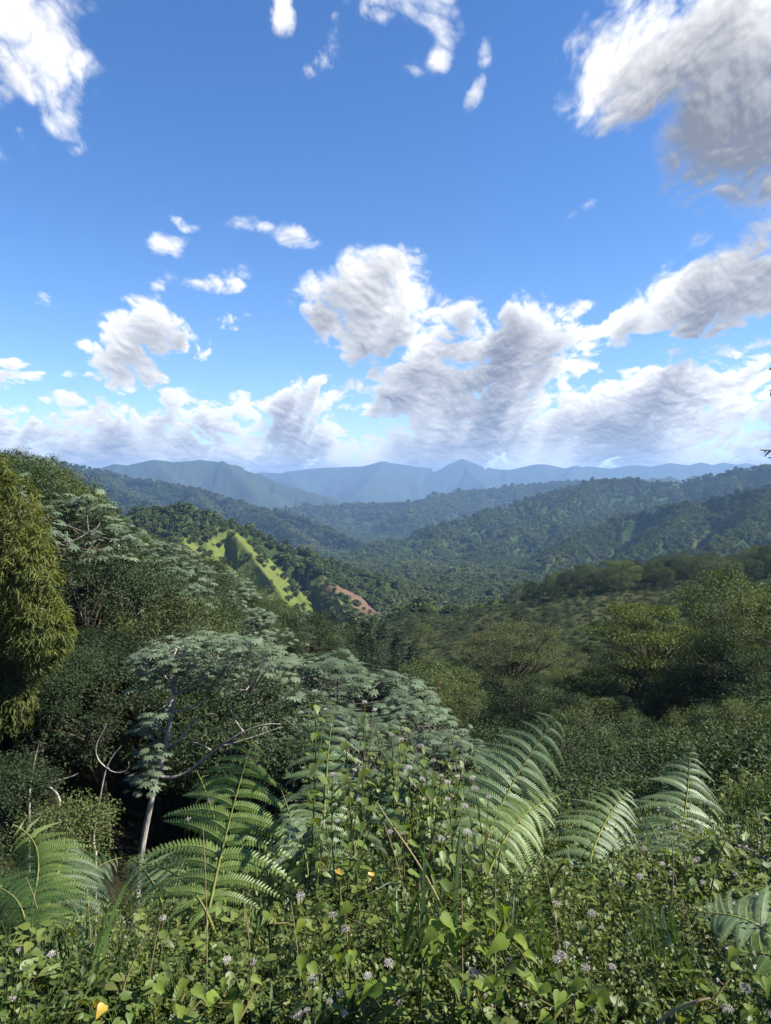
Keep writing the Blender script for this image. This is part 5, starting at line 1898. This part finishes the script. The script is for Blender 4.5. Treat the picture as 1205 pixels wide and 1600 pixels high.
# ------------------------------------------------------------------ the tangle of herbs under them
def herb_meshes():
    out = []
    for k in range(3):                                        # leafy stems with paired leaves
        mb = MB()
        for s in range(4):
            a = RNG.random() * 6.28
            e = np.array([math.cos(a) * 0.22, math.sin(a) * 0.22, RNG.uniform(0.32, 0.55)])
            st = curve_pts((0, 0, -0.05), e, 6, (0, 0, 0.06))
            mb.tube(st, np.linspace(0.004, 0.002, 6), 4, 0.2)
            for i in range(7):
                u = 0.2 + 0.8 * i / 6
                p = np.array([np.interp(u, np.linspace(0, 1, 6), st[:, c]) for c in range(3)])
                for sd in (0, math.pi):
                    b = i * 1.57 + sd + RNG.normal() * 0.4
                    y = np.array([math.cos(b), math.sin(b), RNG.uniform(-0.5, 0.25)])
                    mb.scatter(OVATE_V, OVATE_F, frames(y[None], np.array([[0.1, -0.1, 1.0]]) + RNG.normal(size=(1, 3)) * 0.3, np.array([RNG.uniform(0.035, 0.075)])), p[None])
        out.append(mb.mesh('herb', M_HERB))
    for k in range(2):                                        # fine sprigs of little leaves
        mb = MB()
        for s in range(9):
            a = RNG.random() * 6.28
            e = np.array([math.cos(a) * 0.25, math.sin(a) * 0.25, RNG.uniform(0.25, 0.55)])
            st = curve_pts((0, 0, -0.05), e, 5, (0, 0, 0.05))
            mb.tube(st, np.linspace(0.003, 0.0015, 5), 3, 0.2)
            n = 46
            u = RNG.uniform(0.15, 1, n)
            p = np.stack([np.interp(u, np.linspace(0, 1, 5), st[:, c]) for c in range(3)], 1) + RNG.normal(size=(n, 3)) * 0.022
            mb.scatter(LEAF_V * np.array([1.1, 1, 1]), LEAF_F, frames(RNG.normal(size=(n, 3)), RNG.normal(size=(n, 3)) * 0.5 + np.array([0, 0, 1.0]), RNG.uniform(0.016, 0.034, n)), p)
        out.append(mb.mesh('herb', M_HERB))
    mb = MB()                                                 # grass
    for s in range(26):
        a = RNG.random() * 6.28
        y = np.array([[math.cos(a) * 0.5, math.sin(a) * 0.5, 1.0]])
        mb.scatter(BLADE_V * np.array([0.35, 1, 1.0]), LEAF_F, frames(y, np.array([[math.cos(a), math.sin(a), 0.1]]), np.array([RNG.uniform(0.25, 0.5)])), RNG.normal(size=(1, 3)) * np.array([0.06, 0.06, 0]))
    out.append(mb.mesh('herb', M_GRASS))
    for k in range(2):                                        # broad creeping leaves
        mb = MB()
        for s in range(13):
            a = RNG.random() * 6.28
            p = np.array([math.cos(a) * RNG.uniform(0.03, 0.28), math.sin(a) * RNG.uniform(0.03, 0.28), RNG.uniform(0.12, 0.42)])
            mb.tube(curve_pts((0, 0, -0.05), p, 3, (0, 0, 0.05)), 0.002, 3, 0.2)
            y = np.array([[math.cos(a), math.sin(a), RNG.uniform(-0.5, 0.1)]])
            mb.scatter(HEART_V, HEART_F, frames(y, np.array([[0, -0.2, 1.0]]) + RNG.normal(size=(1, 3)) * 0.25, np.array([RNG.uniform(0.04, 0.085)])), p[None])
        out.append(mb.mesh('herb', M_WEED))
    mb = MB()                                                 # sprigs with tiny pale flowers
    for s in range(8):
        a = RNG.random() * 6.28
        e = np.array([math.cos(a) * 0.2, math.sin(a) * 0.2, RNG.uniform(0.4, 0.62)])
        st = curve_pts((0, 0, -0.05), e, 5, (0, 0, 0.05))
        mb.tube(st, np.linspace(0.003, 0.0015, 5), 3, 0.2)
        n = 30
        u = RNG.uniform(0.2, 0.9, n)
        p = np.stack([np.interp(u, np.linspace(0, 1, 5), st[:, c]) for c in range(3)], 1) + RNG.normal(size=(n, 3)) * 0.03
        mb.scatter(LEAF_V * np.array([1.0, 1, 1]), LEAF_F, frames(RNG.normal(size=(n, 3)), RNG.normal(size=(n, 3)) * 0.5 + np.array([0, 0, 1.0]), RNG.uniform(0.018, 0.04, n)), p)
    out.append(mb.mesh('herb', M_OLIVE))
    return out


def herbs():
    ms = herb_meshes()
    fl = MB()
    for s in range(16):
        c = np.array([RNG.normal() * 0.12, RNG.normal() * 0.12, RNG.uniform(0.42, 0.62)])
        fl.tube([(c[0] * 0.3, c[1] * 0.3, 0.2), c], 0.0005, 3, 0.0)
        m = 10
        fl.scatter(LEAF_V * np.array([0.6, 1, 0.5]), LEAF_F, frames(unit(RNG.normal(size=(m, 3)) + np.array([0, 0, 1.2])), RNG.normal(size=(m, 3)), np.full(m, 0.012)), np.repeat(c[None], m, 0))
    ms.append(fl.mesh('herb', M_FLOWER))
    coll = proto_collection('herb', ms)
    n = 7200
    d = np.sqrt(RNG.random(n) * (11.5 ** 2 - 1.5 ** 2) + 1.5 ** 2)
    d = np.where(RNG.random(n) < 0.55, 1.5 + 5.0 * RNG.random(n), d)
    a = (RNG.random(n) * 2 - 1) * math.radians(34)
    x, y = np.sin(a) * d, np.cos(a) * d
    z = gz(x, y)
    px = CX + FPX * x / y
    nz = fbm([x * 0.9, y * 0.9, 0 * x], 3)
    pick = np.where(RNG.random(n) < 0.5, np.clip(((nz + 0.5) * 9).astype(int), 0, 8), np.array([0, 0, 1, 1, 2, 2, 3, 5, 5, 6, 7, 8])[RNG.integers(0, 12, n)])
    flw = (RNG.random(n) < 0.006 + 0.07 * sstep(180, 60, np.hypot(px - 1140, 0)) * (np.abs(d - 4.2) < 1.0) + 0.02 * (px < 150) * (d < 3.2))
    pick = np.where(flw, 9, pick)
    ok = ~((px > 120) & (px < 330) & (d > 7.0))
    s = RNG.uniform(0.40, 0.98, n)
    s = s * np.where(d < 2.6, 0.75, 1.0)
    pts = np.stack([x, y, z], 1)[ok]
    scatter_stuff('herb_tangle', pts, np.repeat(s[ok, None], 3, 1), RNG.random(ok.sum()) * 6.28, pick[ok], coll, 'tangle of small herbs and grass covering the foreground bank', 'herbs', tilt=0.22)


herbs()


# ------------------------------------------------------------------ branch tips of the tree beside the viewpoint
def edge_tree():
    base = np.array([6.0, 5.4, 0.0])
    base[2] = float(gz(base[0], base[1])[0])
    o = empty('leafy_tree', tuple(base))
    tag(o, 'tree beside the viewpoint whose leafy twig tips enter at the right edge', 'tree')
    tb, cb = MB(), MB()
    tb.tube(curve_pts((0, 0, -0.3), (1.3, 0.1, 4.6), 8, (0.08, 0, 0)), np.linspace(0.11, 0.05, 8), 8)
    d = 5.0
    ends = [W3(1188, 703, d) - base, W3(1200, 715, d) - base, W3(1215, 700, d) - base, W3(1203, 610, d) - base, W3(1212, 570, d) - base, W3(1225, 640, d) - base]
    for i in range(26):
        ends.append(np.array([RNG.uniform(1.0, 4.0), RNG.uniform(-1.5, 1.5), RNG.uniform(3.2, 6.0)]))
    for i, e in enumerate(ends):
        k = np.array([0.15, 0.05, min(4.5, max(1.2, e[2] - 0.5))])
        q = curve_pts(k, e, 6, (0, 0, 0.12))
        tb.tube(q, np.linspace(0.025, 0.004, 6), 5)
        m = 9 if i < 6 else 60
        u = RNG.uniform(0.86, 1.0, m) if i < 6 else RNG.uniform(0.5, 1.0, m)
        p = np.stack([np.interp(u, np.linspace(0, 1, 6), q[:, c]) for c in range(3)], 1)
        y = unit(np.array([-0.5, 0, -0.75]) + RNG.normal(size=(m, 3)) * 0.45)
        cb.scatter(OVATE_V * np.array([0.7, 1, 1]), OVATE_F, frames(y, RNG.normal(size=(m, 3)) + np.array([0, -0.5, 0.6]), RNG.uniform(0.05, 0.085, m)), p)
    link('trunk', tb.mesh('trunk', M_BARK, True), o)
    link('crown', cb.mesh('crown', M_DARK), o)


edge_tree()
